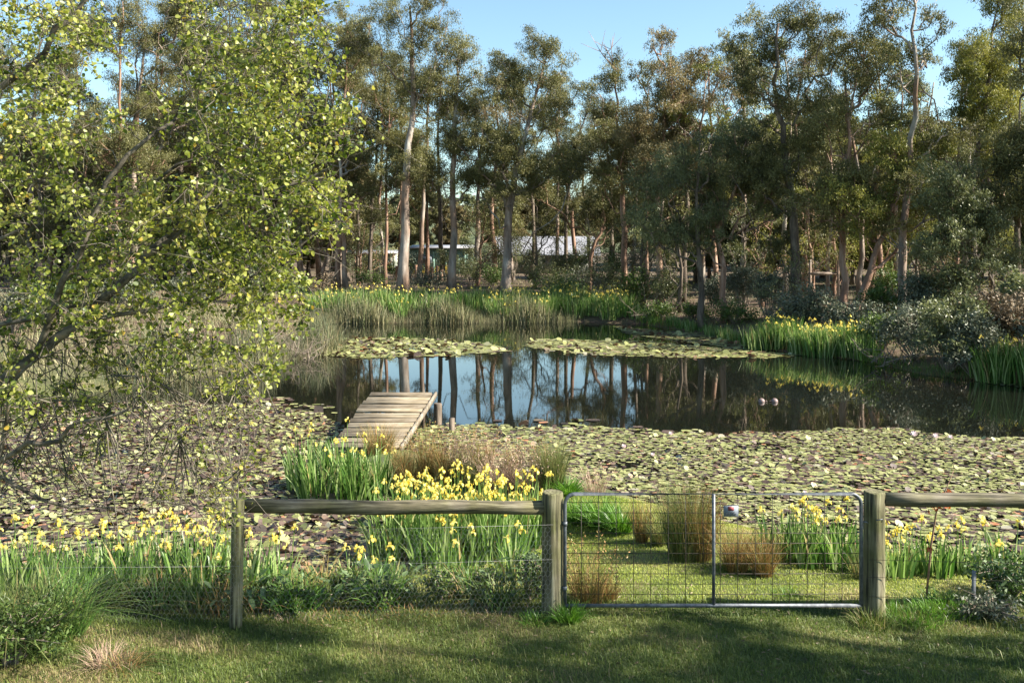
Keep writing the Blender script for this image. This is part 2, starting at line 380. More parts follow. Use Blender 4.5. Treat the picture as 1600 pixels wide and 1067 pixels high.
def gum(name, trunk_px, w_px, ells, fol, bark, d=None, label=None, leafn=950, dens=1.0, cat='tree', group=None, leafL=.135, depthf=.9, droop=.75, blob=1.0, extra=None, fill=0):
    bx, by = trunk_px[0]
    b = gp(bx, by) if d is None else gx(bx, d)
    d = b[1]; s = FPX / d
    tp = [b + A([0, 0, -.15])]
    for i, (x, y) in enumerate(trunk_px[1:]):
        q_ = wp(x, y, d); q_[1] += rng.normal() * .35; tp.append(q_)
    # resample with slight wobble
    fine = [tp[0]]
    for i in range(len(tp) - 1):
        kk = 4
        for j in range(1, kk + 1):
            q_ = tp[i] + (tp[i + 1] - tp[i]) * j / kk
            if j < kk: q_ = q_ + A([rng.normal() * .06, rng.normal() * .06, 0])
            fine.append(q_)
    fine = A(fine); H = fine[-1][2] - fine[0][2]
    r0 = w_px / s / 2 * .88
    h = (fine[:, 2] - fine[0][2]) / H
    tr = r0 * (1 - .8 * np.clip(h, 0, 1) ** 1.1) + r0 * .5 * np.exp(-h * H / .5)
    if fill:
        ells = list(ells)
        for _ in range(fill):
            ells.append((trunk_px[-2][0] + rng.normal() * 45, rng.uniform(min(279, max(210, trunk_px[-1][1] + 60)), 385 if not 540 < trunk_px[0][0] < 1060 else 280), rng.uniform(28, 50), rng.uniform(20, 36)))
    targets = []; info = []
    for (cx, cy, rx, ry) in ells:
        RX, RZ = rx / s, ry / s; RY = max(RX * depthf, .8)
        nb = max(3, int(dens * 1.25 * (RX * RZ) ** .8 * 1.9 + 2))
        for _ in range(nb):
            u_ = unit(rng.normal(size=3)) * rng.random() ** .4
            c = wp(cx, cy, d) + u_ * A([RX, RY, RZ]) * .88
            targets.append(c); info.append(min(RX, RZ * 1.3, 1.5) * rng.uniform(.55, .95) * blob)
    if not targets: targets = [fine[-1]]; info = [.5]
    g = branch_net(fine, tr, targets, r_tip=.027, up=.3, wob=.07, k=5)
    if extra: extra(g, fine, d)
    root = empty(name, tuple(b), label, cat, group)
    V, F, v = [], [], []
    for c, rb in zip(targets, info):
        nsub = 14
        base_v = rng.uniform(.2, .8)
        sub = unit(rng.normal(size=(nsub, 3))) * (rng.random((nsub, 1)) ** .45) * A([rb, rb, rb * .78]) + A([0, 0, rb * .1])
        n_ = int(leafn * dens * max(.35, rb ** 1.6))
        which = rng.integers(0, nsub, n_); sv = rng.normal(size=nsub)[which] * .13
        off = rng.normal(size=(n_, 3)) * A([.15, .15, .13]) * max(.6, rb)
        pts = c + sub[which] + off
        D = rng.normal(size=(n_, 3)) * (1 - droop * .6) + A([0, 0, -droop])
        V_, F_, v_ = leaf_quads(pts, D, rng.uniform(.7, 1.3, n_) * leafL, rng.uniform(.7, 1.2, n_) * leafL * .30, np.clip(base_v + sv + rng.normal(size=n_) * .17, 0, 1))
        V.append(V_); v.append(v_)
        # twiglets inside the clump
        for sb in sub[:5]: g.tube([c, c + sb * .5 + A([0, 0, -.03]), c + sb], [.016, .011, .006], 3, .5, caps=False)
    V = np.concatenate(V); F = np.arange(len(V)).reshape(-1, 4)
    t_ = obj('trunk', g.mesh('trunk', bark, smooth=True), root, -b)
    c_ = obj('crown', mesh('crown', V, [F], fol, np.concatenate(v)), root, -b)
    t_.location = c_.location = tuple(-b)
    return root

def shrub(px, by, wpx, hpx, mat, name='shrub', label=None, group=None, n_=2200, d=None, L=.09, stems=9, cat='shrub', dens=1, bark=None, droop=.2):
    b = gp(px, by) if d is None else gx(px, d)
    s = FPX / b[1]; rx, h = wpx / s / 2, hpx / s
    root = empty(name, tuple(b), label, cat, group)
    g = G(); V = []; v = []
    tips = []
    for i in range(int(stems * 2)):
        a = rng.uniform(0, 6.28); rr = rng.uniform(.15, .9) * rx; hh = h * rng.uniform(.45, .95) * (1 - .35 * (rr / rx) ** 2)
        t = A([math.cos(a) * rr, math.sin(a) * rr, hh]); st = A([math.cos(a), math.sin(a), 0]) * rr * .12
        mid = (st + t) * .5 + A([0, 0, -.0]) + rng.normal(size=3) * .06 * h + A([0, 0, h * .08])
        g.tube([st + A([0, 0, -.05]), mid, t], [.022, .014, .005], 4, .5, caps=False)
        for _ in range(3):
            e = t + rng.normal(size=3) * A([.25, .25, .18]) * rx
            g.tube([mid * .4 + t * .6, e], [.009, .004], 3, .5, caps=False); tips.append(e)
        tips.append(t); tips.append(mid * .5 + t * .5)
    tips = A(tips); tips[:, 2] = np.maximum(tips[:, 2], .08)
    n_ = int(n_ * dens); wh = rng.integers(0, len(tips), n_)
    pts = tips[wh] + rng.normal(size=(n_, 3)) * A([.13, .13, .12]) * min(rx, 1.6)
    pts[:, 2] = np.maximum(pts[:, 2], .03)
    D = rng.normal(size=(n_, 3)) + A([0, 0, -droop])
    tint = rng.uniform(.2, .8, len(tips))[wh]
    V_, F_, v_ = leaf_quads(pts, D, rng.uniform(.7, 1.3, n_) * L, rng.uniform(.3, .5, n_) * L, np.clip(tint + rng.normal(size=n_) * .18, 0, 1))
    obj('stem', g.mesh('stem', bark or M['twig']), root)
    if n_ > 0: obj('foliage', mesh('foliage', V_, [F_], mat, v_), root)
    return root

def blades(n_, r, h, wd, lean=.25, bend=.25, hv=.25, seg=4, tip=1.0, g=None, v=None, z0=-.05, vjit=.2, ell=(1, 1), belly=.0):
    """upright tapering blades growing from a disc"""
    a = rng.uniform(0, 6.283, n_); rr = r * np.sqrt(rng.random(n_))
    B = np.stack([np.cos(a) * rr * ell[0], np.sin(a) * rr * ell[1], np.full(n_, z0)], 1)
    az = a + rng.normal(size=n_) * .9
    out = np.stack([np.cos(az), np.sin(az), np.zeros(n_)], 1)
    H = h * (1 - hv * rng.random(n_) ** 1.3); ln = lean * (.3 + rr / max(r, 1e-6)) * rng.uniform(.3, 1.2, n_); bd = bend * rng.random(n_) ** 1.5
    fa = rng.uniform(0, 6.283, n_); side = np.stack([np.cos(fa), np.sin(fa), np.zeros(n_)], 1)
    Wd = wd * rng.uniform(.7, 1.25, n_)
    rows = []
    for k in range(seg + 1):
        t = k / seg
        c = B + out * (H * (ln * t + bd * t ** 2.6 * 1.6))[:, None] + A([0, 0, 1]) * (H * (t - (ln * .35 * t * t + bd * .9 * t ** 3)))[:, None]
        wk = Wd * (1 - t ** 2.2) * (.75 + belly + .25 * math.sin(math.pi * t)) if k < seg else Wd * .04
        rows.append(np.stack([c - side * (wk / 2)[:, None], c + side * (wk / 2)[:, None]], 1))
    V = np.stack(rows, 1).reshape(-1, 3)   # n, seg+1, 2
    i = np.arange(n_)[:, None] * (2 * (seg + 1)); k = np.arange(seg)[None] * 2
    F = np.stack([i + k, i + k + 1, i + k + 3, i + k + 2], -1).reshape(-1, 4)
    vv = np.repeat(np.clip((rng.random(n_) if v is None else v + rng.normal(size=n_) * vjit), 0, 1), 2 * (seg + 1))
    if g is None: g = G()
    g.add(V, F, vv); return g

def clump(name, pos, r, h, n_, wd, mat, lean=.25, bend=.3, seg=4, label=None, cat='grass tuft', group=None, v=None, seed_heads=0, **kw):
    g = blades(n_, r, h, wd, lean, bend, seg=seg, v=v, **kw)
    if seed_heads:
        g2 = blades(seed_heads, r * .9, h * 1.08, wd * .6, lean, bend * .6, seg=3, v=.6)
        g.add(np.concatenate(g2.V), g2.F[0], .7)
        V0 = np.concatenate(g2.V).reshape(seed_heads, 4, 2, 3)[:, 3, 0]
        k = 7; pts = np.repeat(V0, k, 0) + rng.normal(size=(seed_heads * k, 3)) * A([.018, .018, .05]) - A([0, 0, .04])
        V_, F_, v_ = leaf_quads(pts, rng.normal(size=pts.shape) + A([0, 0, 1.]), .035, .014, np.clip(.6 + rng.normal(size=len(pts)) * .2, 0, 1))
        g.add(V_, F_, v_)
    return obj(name, g.mesh(name, mat), None, tuple(pos), label=label, cat=cat, group=group)

# iris flower mesh
def flower_geo(sc=1.0):
    g = G()
    for k in range(3):
        a = k * 2.094 + .3; o = A([math.cos(a), math.sin(a), 0]); s_ = A([-math.sin(a), math.cos(a), 0])
        pts = [(0, 0, .008), (.025, .012, .018), (.05, .002, .026), (.062, -.03, .022), (.058, -.05, .006)]
        V = []
        for (rr, z, wv) in pts: V += [o * rr + A([0, 0, z]) - s_ * wv, o * rr + A([0, 0, z]) + s_ * wv]
        F = [[2 * i, 2 * i + 1, 2 * i + 3, 2 * i + 2] for i in range(4)]
        g.add(A(V) * sc, A(F), rng.uniform(.3, .9))
        a += 1.047; o = A([math.cos(a), math.sin(a), 0]); s_ = A([-math.sin(a), math.cos(a), 0])
        pts = [(0, 0, .006), (.012, .025, .012), (.018, .05, .011), (.012, .065, .003)]
        V = []
        for (rr, z, wv) in pts: V += [o * rr + A([0, 0, z]) - s_ * wv, o * rr + A([0, 0, z]) + s_ * wv]
        F = [[2 * i, 2 * i + 1, 2 * i + 3, 2 * i + 2] for i in range(3)]
        g.add(A(V) * sc, A(F), rng.uniform(.5, 1))
    return g
flower_mesh = [flower_geo(.68).mesh('flower', M['yellow']) for _ in range(4)]

def iris_clump(pos, r, h, nb, nf, label, group, ell=(1, 1), lean=.14):
    root = empty('iris_clump', tuple(pos), label, 'iris', group)
    g = blades(nb, r, h, .036, lean * 1.1, .2, hv=.4, seg=4, ell=ell, belly=.1)
    tops = []
    for _ in range(int(nf * 1.5 + .5)):
        a = rng.uniform(0, 6.283); rr = r * math.sqrt(rng.random()) * .95
        b = A([math.cos(a) * rr * ell[0], math.sin(a) * rr * ell[1], 0]); t = b * 1.08 + A([rng.normal() * .04, rng.normal() * .04, h * rng.uniform(.68, 1.15)])
        g.tube([b, (b + t) / 2 + rng.normal(size=3) * .01, t], [.006, .005, .004], 4, .5, caps=False); tops.append(t)
    obj('leaves', g.mesh('leaves', M['iris']), root)
    for t in tops:
        f = obj('flower', flower_mesh[rng.integers(4)], root, tuple(t))
        f.rotation_euler = (rng.normal() * .25, rng.normal() * .25, rng.uniform(0, 6.28)); sc = rng.uniform(.85, 1.25); f.scale = (sc,) * 3
    return root

# ------------------------------------------------------------------ the row of gums
def bare_top(x0, y0, spread, hpx, nb):
    def f(g, fine, d):
        b = wp(x0, y0, d)
        for _ in range(nb):
            t = b + A([rng.normal() * spread / FPX * d, rng.normal() * .8, hpx / FPX * d * rng.uniform(.5, 1.1)])
            mid = (b + t) / 2 + rng.normal(size=3) * .3
            g.tube([b, mid, t], [.05, .035, .012], 4, .5, caps=False)
            for _ in range(3):
                e = mid * .4 + t * .6 + A([rng.normal() * .7, rng.normal() * .4, rng.uniform(.5, 1.4)]); g.tube([mid * .4 + t * .6, e], [.022, .008], 3, .5, caps=False)
    return f
O, K, B, Yy, WT = M['gum_olive'], M['gum_dark'], M['gum_bronze'], M['gum_yellow'], M['wattle']
bp, br, bd = M['bark_pale'], M['bark_red'], M['bark_dark']
gums = [
 ([(205, 455), (214, 300), (216, 190), (222, 40)], 14, [(250, 60, 90, 70), (320, 150, 60, 60), (230, 170, 70, 60), (300, 10, 60, 40)], O, bp, 58, 'tall gum with a straight pale trunk behind the leafy branches at far left'),
 ([(172, 455), (182, 280), (185, 120), (187, 0)], 9, [(165, 50, 60, 60), (150, 200, 60, 50)], K, br, 55, 'slim reddish gum with long bare upright limbs behind the near tree'),
 ([(60, 460), (62, 300), (66, 120)], 13, [(60, 120, 80, 70), (40, 230, 80, 80), (110, 300, 60, 60)], K, bd, 60, 'dark gum at the left edge mostly hidden by yellow green leaves'),
 ([(275, 455), (285, 250), (290, 60)], 11, [(290, 60, 50, 60), (300, 200, 60, 80), (270, 300, 50, 50)], O, bd, 66, 'dull olive gum left of centre seen through the near branches'),
 ([(340, 458), (348, 250), (360, 20)], 12, [(370, 15, 70, 55), (400, 120, 70, 70), (370, 230, 70, 60)], K, bd, 60, 'blackish dense gum reaching the top edge behind the near tree'),
 ([(445, 455), (452, 300), (460, 100)], 10, [(470, 60, 60, 65), (450, 170, 60, 70), (470, 260, 50, 50)], O, br, 62, 'gum with narrow trunk just behind the right edge of the near tree'),
 ([(527, 456), (531, 300), (540, 150), (545, 50)], 10, [(545, 45, 45, 50), (560, 120, 45, 45), (520, 200, 45, 50)], O, br, 61, 'left stem of the close pair of gums at the left of the far bank'),
 ([(541, 456), (536, 300), (528, 200), (515, 110)], 9, [(510, 120, 50, 50), (500, 200, 40, 50)], K, bp, 60.5, 'right pale lit stem of the close pair of gums on the far bank'),
 ([(578, 448), (580, 330), (590, 200), (588, 90)], 8, [(588, 90, 40, 45), (575, 200, 40, 40), (600, 335, 30, 45), (590, 150, 35, 35)], K, bd, 64, 'gum with hanging grey foliage low on its thin dark trunk'),
 ([(602, 450), (603, 300), (610, 170)], 7, [(612, 160, 45, 40), (625, 230, 30, 30)], O, br, 63, 'slender reddish gum just left of the thick whitish trunk'),
 ([(629, 455), (637, 260), (645, 130), (640, 10)], 19, [(640, 45, 50, 50), (592, 60, 40, 35), (655, 140, 55, 45), (668, -15, 35, 35), (690, 70, 35, 40)], O, bp, 58, 'big gum with a thick whitish grey trunk and high open crown'),
 ([(705, 449), (708, 270), (712, 170), (718, 80)], 15, [(722, 90, 35, 35), (700, 165, 50, 45), (738, 140, 20, 55), (720, 225, 40, 28), (680, 110, 30, 35)], O, bp, 59, 'gum with even grey trunk and crown ending beside the open sky'),
 ([(667, 434), (668, 300), (664, 240)], 8, [(665, 262, 28, 32), (650, 320, 25, 22)], K, br, 72, 'short thin gum between the two thick grey trunks'),
 ([(790, 449), (795, 330), (815, 230), (848, 110)], 19, [(850, 82, 60, 22), (775, 110, 30, 22), (800, 150, 45, 28), (845, 125, 50, 22), (870, 180, 40, 40), (775, 215, 40, 40), (825, 250, 60, 30), (880, 260, 45, 40), (790, 300, 60, 25)], O, bp, 58, 'spreading gum forking upward with flat topped crown in the middle of the sky', dict(dens=1.15)),
 ([(884, 440), (885, 320), (905, 210), (925, 150)], 8, [(905, 235, 35, 40), (880, 320, 50, 25), (930, 165, 22, 30)], K, bd, 66, 'thin gum between the spreading gum and the bronze one'),
 ([(976, 455), (972, 330), (966, 200), (962, 120)], 13, [(965, 118, 32, 30), (950, 170, 42, 40), (975, 225, 60, 40), (940, 270, 50, 45), (1000, 290, 40, 40)], O, br, 57, 'bronze leaved gum with straight reddish trunk and bare twigs on top', dict(extra=bare_top(966, 115, 12, 62, 4))),
 ([(918, 442), (926, 385), (943, 345), (940, 300)], 9, [(925, 330, 45, 25), (960, 350, 35, 25)], K, br, 62, 'small leaning orange brown gum right of the grey roof'),
 ([(1032, 470), (1030, 300), (1040, 170), (1048, 90)], 13, [(1042, 72, 45, 20), (1088, 90, 25, 25), (1045, 125, 50, 28), (1020, 190, 50, 45), (1080, 165, 45, 45), (1040, 250, 60, 50)], B, br, 52, 'rusty topped gum right of the bare twigs against the sky'),
 ([(1098, 489), (1092, 400), (1088, 300), (1094, 220)], 12, [(1100, 235, 45, 45), (1050, 280, 50, 45), (1130, 300, 40, 40)], WT, bd, 45, 'dark stemmed tree with blue green feathery crown right of centre'),
 ([(1132, 490), (1130, 420), (1122, 365), (1150, 290), (1160, 230)], 13, [(1165, 215, 45, 30), (1200, 270, 50, 35), (1110, 335, 35, 22), (1180, 325, 35, 22)], WT, br, 45, 'fork trunked blue green wattle between two dark trunks'),
 ([(1248, 492), (1240, 380), (1225, 220), (1205, 130), (1212, 40)], 19, [(1210, 35, 70, 35), (1150, 75, 35, 28), (1200, 95, 60, 30), (1275, 80, 45, 45), (1170, 140, 55, 30), (1250, 160, 60, 40), (1220, 240, 70, 40)], K, bd, 44, 'tall dark gum with thick dark trunk and broad high crown right of the sky', dict(dens=1.2)),
 ([(1318, 505), (1320, 380), (1322, 220), (1330, 110)], 14, [(1335, 110, 50, 45), (1310, 200, 55, 45), (1370, 90, 40, 50), (1340, 290, 50, 40), (1385, 180, 40, 40)], O, br, 43, 'gum with dark red stringy trunk left of the leaning one'),
 ([(1328, 500), (1356, 425), (1390, 340), (1410, 270)], 15, [(1415, 270, 50, 40), (1450, 320, 40, 35), (1390, 230, 40, 30)], Yy, br, 42, 'leaning rust red trunk with yellow green hanging leaves'),
 ([(1412, 497), (1408, 400), (1426, 250), (1421, 120), (1426, -20)], 16, [(1395, -5, 55, 35), (1445, 45, 35, 40), (1410, 100, 50, 30), (1370, 45, 35, 30)], O, bp, 41, 'tall pale smooth trunk rising to the top edge at right', dict(dens=.9)),
 ([(1500, 490), (1510, 320), (1535, 160), (1565, 10)], 14, [(1575, 10, 60, 50), (1525, 100, 45, 40), (1575, 130, 60, 60), (1500, 170, 45, 35), (1550, 220, 55, 40)], Yy, bd, 42, 'dark gum with a yellow green lit shoulder near the right edge', dict(dens=1.2)),
 ([(1590, 510), (1595, 300), (1605, 150)], 14, [(1620, 60, 60, 80), (1600, 250, 60, 60), (1640, 180, 60, 80), (1560, 330, 60, 50)], K, bd, 38, 'dense blackish gum at the right edge of the picture', dict(dens=1.2)),
 ([(1540, 500), (1530, 420), (1500, 330), (1480, 280)], 11, [(1485, 280, 40, 32), (1530, 330, 45, 32), (1565, 400, 50, 28), (1470, 365, 32, 26)], WT, bd, 37, 'low blue green wattle spreading under the big gums at right', dict(dens=1.3)),
 ([(1700, 520), (1705, 300), (1700, 100)], 16, [(1700, 100, 90, 90), (1720, 260, 80, 80)], K, bd, 36, 'gum standing just outside the right edge of the picture'),
]
gum_roots = []
for g_ in gums:
    kw = dict(g_[7]) if len(g_) > 7 else {}
    px_ = g_[0][0][0]; kw['fill'] = 4 if px_ > 1000 else (6 if px_ < 500 else (3 if px_ > 770 else 2))
    gum_roots.append(gum('gum_tree', g_[0], g_[1], g_[2], g_[3], g_[4], d=g_[5], label=g_[6], **kw))

def random_gum(px, d, top, wpx, fol, bark, label, group):
    by = HY + FPX * (CAMZ - float(gz((px - 800) / FPX * d, d))) / d; lean = rng.normal() * 18
    pts = [(px, by), (px + lean * .3 + rng.normal() * 4, by - (by - top) * .35), (px + lean * .7 + rng.normal() * 8, by - (by - top) * .7), (px + lean, top + 20)]
    el = []
    for k in range(int((by - top) / 34)):
        f = k * 34 / (by - top); wv = 46 * (1 - .2 * f)
        if f > (.62 if px > 1000 else .75) or (540 < px < 1060 and top + 18 + k * 34 > 262): break
        el.append((px + lean * (1 - f) + rng.normal() * 26, top + 18 + k * 34 + rng.normal() * 8, rng.uniform(.45, .85) * wv, rng.uniform(13, 24)))
    return gum('gum_tree', pts, wpx, el, fol, bark, d=d, label=label, group=group, leafn=620, leafL=.15)
for k, (px, top) in enumerate([(470, 60), (500, 20), (530, 60), (560, 70), (600, 75), (625, 90), (655, 85), (690, 110), (745, 150), (775, 120), (800, 105), (830, 100), (870, 105), (900, 110), (925, 165), (955, 140), (985, 150), (1010, 110), (1030, 100),
                               (1065, 100), (1095, 110), (1125, 90), (1160, 70), (1190, 50), (1225, 50), (1255, 60), (1290, 90), (1320, 80), (1345, 70), (1380, 60), (1405, 110), (1435, 130), (1465, 110), (1495, 70), (1520, 60), (1550, 40), (1590, 30), (1640, 20),
                               (-60, 20), (0, -20), (45, 20), (75, 60), (105, 50), (150, 120), (205, 60), (250, 60), (280, 40), (310, 10), (350, 30), (380, 10), (400, 0), (430, 30)]):
    right = px > 1000
    random_gum(px, rng.uniform(50, 62) if right else rng.uniform(66, 76), top, rng.uniform(7, 11), [O, K, O, B, WT if right else K, O][k % 6] if not right or k % 4 else Yy, [bp, br, bp, bd][k % 4],
        'slender gum standing in the second row behind the big trunks', 'slender gums of the second row')

# thin understory trees between the big ones, each its own
under = [
 (500, 452, 320, 7, 'gum_dark', 62), (560, 446, 330, 6, 'gum_olive', 66), (745, 440, 300, 7, 'gum_dark', 66), (835, 445, 310, 6, 'gum_olive', 64), (1005, 462, 300, 8, 'wattle', 53),
 (1062, 478, 320, 8, 'gum_olive', 50), (1160, 488, 330, 7, 'wattle', 47), (1190, 490, 330, 8, 'gum_yellow', 49), (1275, 492, 330, 9, 'gum_dark', 50), (1300, 490, 340, 8, 'gum_yellow', 52),
 (1360, 492, 330, 7, 'gum_yellow', 54), (1440, 495, 340, 9, 'wattle', 46), (1475, 490, 300, 9, 'gum_olive', 50), (400, 460, 330, 8, 'gum_dark', 60), (120, 465, 330, 8, 'gum_dark', 60), (240, 460, 330, 8, 'gum_olive', 62),
 (1215, 490, 400, 6, 'wattle', 42), (1560, 500, 380, 8, 'gum_olive', 44)]
for (x, by, ty, wpx, mt, d) in under:
    hh = by - ty; lx = x + rng.normal() * 12
    gum('understory_tree', [(x, by), ((x + lx) / 2, by - hh * .5), (lx, ty + 15)], wpx, [(lx, ty + 20, 30, 28), (lx - 22, ty + 55, 28, 22), (lx + 24, ty + 60, 28, 24), (lx, ty + 90, 24, 18)], M[mt], br if rng.random() < .5 else bd, d=d,
        label='thin young tree filling the gaps between the big gum trunks', group='thin young trees between the gum trunks', leafn=260)

# far trees behind the house, copies of four
far_t = []
for k, mt in enumerate(['gum_dark', 'gum_olive', 'gum_bronze', 'wattle']):
    far_t.append(gum('far_tree', [(800, 430), (800 + 6 * (k - 1), 340), (805, 250)], 9, [(800, 250, 50, 30), (775, 290, 45, 30), (830, 290, 45, 35), (800, 335, 55, 30), (800, 375, 50, 22)], M[mt], bd, d=85, label='distant gum tree in the wooded strip behind the front row', group='distant gum trees behind the front row', dens=.8, leafL=.34))
spots = []
for k in range(84):
    px = -250 + 2100 * (k + rng.random()) / 84; d = rng.uniform(92, 130)
    if 540 < px < 1060: d = rng.uniform(150, 240); hs = rng.uniform(.95, 1.35)
    else: hs = rng.uniform(.9, 1.45)
    spots.append((px, d, hs))
for k in range(30):
    px = 1040 + 770 * (k + rng.random()) / 30; spots.append((px, rng.uniform(58, 80), rng.uniform(.5, .95)))
for k in range(24):
    px = -150 + 640 * (k + rng.random()) / 24; spots.append((px, rng.uniform(70, 85), rng.uniform(.55, .9)))
for i, (px, d, hs) in enumerate(spots):
    o = far_t[i] if i < 4 else copy_tree(far_t[i % 4])
    o.location = tuple(gx(px, d)); o.rotation_euler.z = rng.uniform(0, 6.28); o.scale = (hs * 1.1, hs * 1.1, hs)

# shade tree outside the frame, right of the camera
def W2(x, z, d): return (800 + x / d * FPX, HY + (CAMZ - z) / d * FPX)
for sx0, sd0, z0_, zt, lb_ in ((13.2, 6.9, 2.4, 7, 'low tree out of frame at right that shades the right of the lawn'), (14.8, 5.9, 6.4, 12, 'middle sized gum out of frame at right that shades the gate side of the lawn'), (16.5, 4.8, 10.5, 17, 'tallest gum out of frame at right that shades the left of the lawn')):
    _s = FPX / sd0; hz_ = (zt - z0_) / 3
    gum('shade_tree', [W2(sx0, .4, sd0), W2(sx0 - .3, zt * .5, sd0), W2(sx0 - .5, zt, sd0)], .4 * _s,
        [(*W2(sx0 - .6, z0_ + hz_ * .5, sd0), 1.9 * _s, hz_ * .55 * _s), (*W2(sx0 + .5, z0_ + hz_ * 1.5, sd0), 2.1 * _s, hz_ * .55 * _s), (*W2(sx0 - .3, z0_ + hz_ * 2.5, sd0), 1.8 * _s, hz_ * .5 * _s)], M['gum_olive'], bp, d=sd0, label=lb_, dens=.6, leafn=520, depthf=.62, blob=.7, leafL=.22)

# ------------------------------------------------------------------ shrubs of the far and right banks
sh = [
 (800, 441, 70, 84, 'wattle', None), (765, 438, 50, 60, 'shrub_grey', None), (835, 436, 40, 50, 'shrub_grey', None), (930, 440, 60, 90, 'wattle', None), (900, 442, 50, 50, 'shrub_green', None), (640, 436, 44, 44, 'shrub_grey', None), (700, 438, 44, 50, 'wattle', None), (590, 438, 60, 50, 'shrub_grey', None), (550, 440, 50, 50, 'wattle', None), (620, 438, 40, 30, 'shrub_green', None), (960, 446, 60, 60, 'shrub_green', None), (1010, 450, 70, 80, 'shrub_grey', None), (1060, 460, 60, 90, 'shrub_green', None),
 (575, 452, 60, 28, 'shrub_green', 'low shrub at the foot of the trunks on the far left bank'),
 (665, 455, 70, 34, 'shrub_grey', 'grey green shrub between the two thick grey trunks'),
 (735, 452, 60, 60, 'wattle', 'dark shrub right of the even grey trunk'), (770, 455, 50, 40, 'shrub_green', None), (760, 420, 40, 44, 'shrub_green', None),
 (850, 458, 80, 45, 'wattle', None), (828, 425, 46, 50, 'shrub_green', 'bright green bush in front of the grey roofed house'), (905, 462, 80, 40, 'shrub_grey', None), (880, 452, 60, 70, 'wattle', None), (945, 466, 70, 60, 'wattle', None), (880, 472, 90, 36, 'shrub_green', 'rounded green bush behind the yellow irises'),
 (1000, 480, 70, 60, 'shrub_green', None), (1045, 488, 60, 70, 'wattle', None), (1080, 500, 50, 24, 'shrub_green', None), (1030, 500, 60, 28, 'shrub_green', None), (1150, 505, 80, 26, 'shrub_green', 'bright grassy bush beside the lily strip'),
 (1115, 492, 50, 60, 'shrub_grey', None), (1160, 495, 60, 90, 'shrub_grey', None), (1200, 500, 60, 80, 'shrub_grey', None), (1235, 520, 70, 60, 'shrub_grey', None), (1285, 522, 80, 70, 'shrub_grey', None),
 (1340, 530, 80, 60, 'shrub_grey', None), (1380, 545, 80, 50, 'shrub_green', None), (1375, 510, 60, 70, 'shrub_green', None), (1430, 560, 100, 80, 'shrub_grey', 'silvery drooping shrub overhanging the right water edge'), (1480, 580, 110, 110, 'wattle', 'dark rounded shrub at the right water edge'), (1520, 585, 90, 90, 'shrub_grey', None),
 (1570, 570, 100, 120, 'shrub_brown', None), (1440, 515, 80, 90, 'shrub_grey', None), (1500, 520, 90, 110, 'wattle', None), (1600, 560, 90, 150, 'wattle', None), (1660, 590, 120, 120, 'shrub_grey', None), (1400, 470, 60, 60, 'shrub_green', None), (1460, 470, 60, 70, 'shrub_brown', None),
 (500, 460, 60, 30, 'shrub_brown', None), (440, 470, 70, 40, 'shrub_green', None), (380, 475, 70, 50, 'shrub_grey', None), (300, 480, 80, 50, 'shrub_grey', None), (200, 490, 90, 60, 'shrub_grey', None), (90, 500, 90, 60, 'shrub_green', None), (20, 520, 90, 70, 'shrub_grey', None),
 (740, 425, 50, 60, 'wattle', None), (695, 425, 30, 16, 'yellow', 'small yellow flowering bush in front of the green shed'), (655, 425, 24, 14, 'yellow', 'tiny yellow flowering bush left of the thin red trunk'),
]
names = {'shrub_grey': ('grey green twiggy shrub on the pond bank under the gums', 'grey green shrubs on the bank'), 'shrub_green': ('fresh green leafy shrub on the pond bank', 'fresh green shrubs on the bank'),
         'wattle': ('dark blue green bushy shrub below the gum trunks', 'dark shrubs below the gums'), 'shrub_brown': ('brown half bare bush on the pond bank', 'brown half bare bushes on the bank')}
for (px, by, wpx, hpx, mt, lb) in sh:
    dd = None
    if by < 430: dd = 76 if mt != 'yellow' else 80
    a, gr = (lb, None) if lb else names[mt]
    shrub(px, by, wpx, hpx, M[mt], label=a, group=gr, n_=int(900 + wpx * hpx * .55), d=dd, L=.13)
# bare brushwood at the right water edge
def brush(px, by, wpx, hpx, n_, label, group=None, mat='twig', name='dead_branches'):
    b = gp(px, by); s = FPX / b[1]; g = G()
    for _ in range(n_):
        a = A([rng.normal() * wpx / s / 4, rng.normal() * .4, rng.uniform(0, .3)])
        e = a + A([rng.normal() * wpx / s / 3.2, rng.normal() * .6, rng.uniform(.05, 1) * hpx / s])
        mid = (a + e) / 2 + rng.normal(size=3) * .12
        g.tube([a, mid, e], [.02, .014, .005], 4, .5, caps=False)
        for _ in range(3):
            t = rng.uniform(.3, 1); q_ = mid + (e - mid) * t
            g.tube([q_, q_ + rng.normal(size=3) * .35], [.008, .003], 3, .5, caps=False)
    obj(name, g.mesh(name, M[mat]), None, tuple(b), label=label, cat='branches', group=group)
brush(1395, 572, 90, 45, 26, 'pale dead branches lying over the water beside the right irises')
brush(1540, 555, 110, 80, 40, 'tangle of bare brown twigs at the right edge of the bank')
brush(1240, 515, 60, 40, 18, 'pale dead twigs heaped at the foot of the thick dark trunk')
brush(1030, 500, 90, 60, 16, 'bare fallen sticks leaning on the bank right of the yellow irises')
brush(560, 470, 100, 40, 14, 'dry sticks standing behind the reeds of the far bank')
brush(470, 560, 60, 40, 26, 'dead straw coloured sticks at the left reed edge')

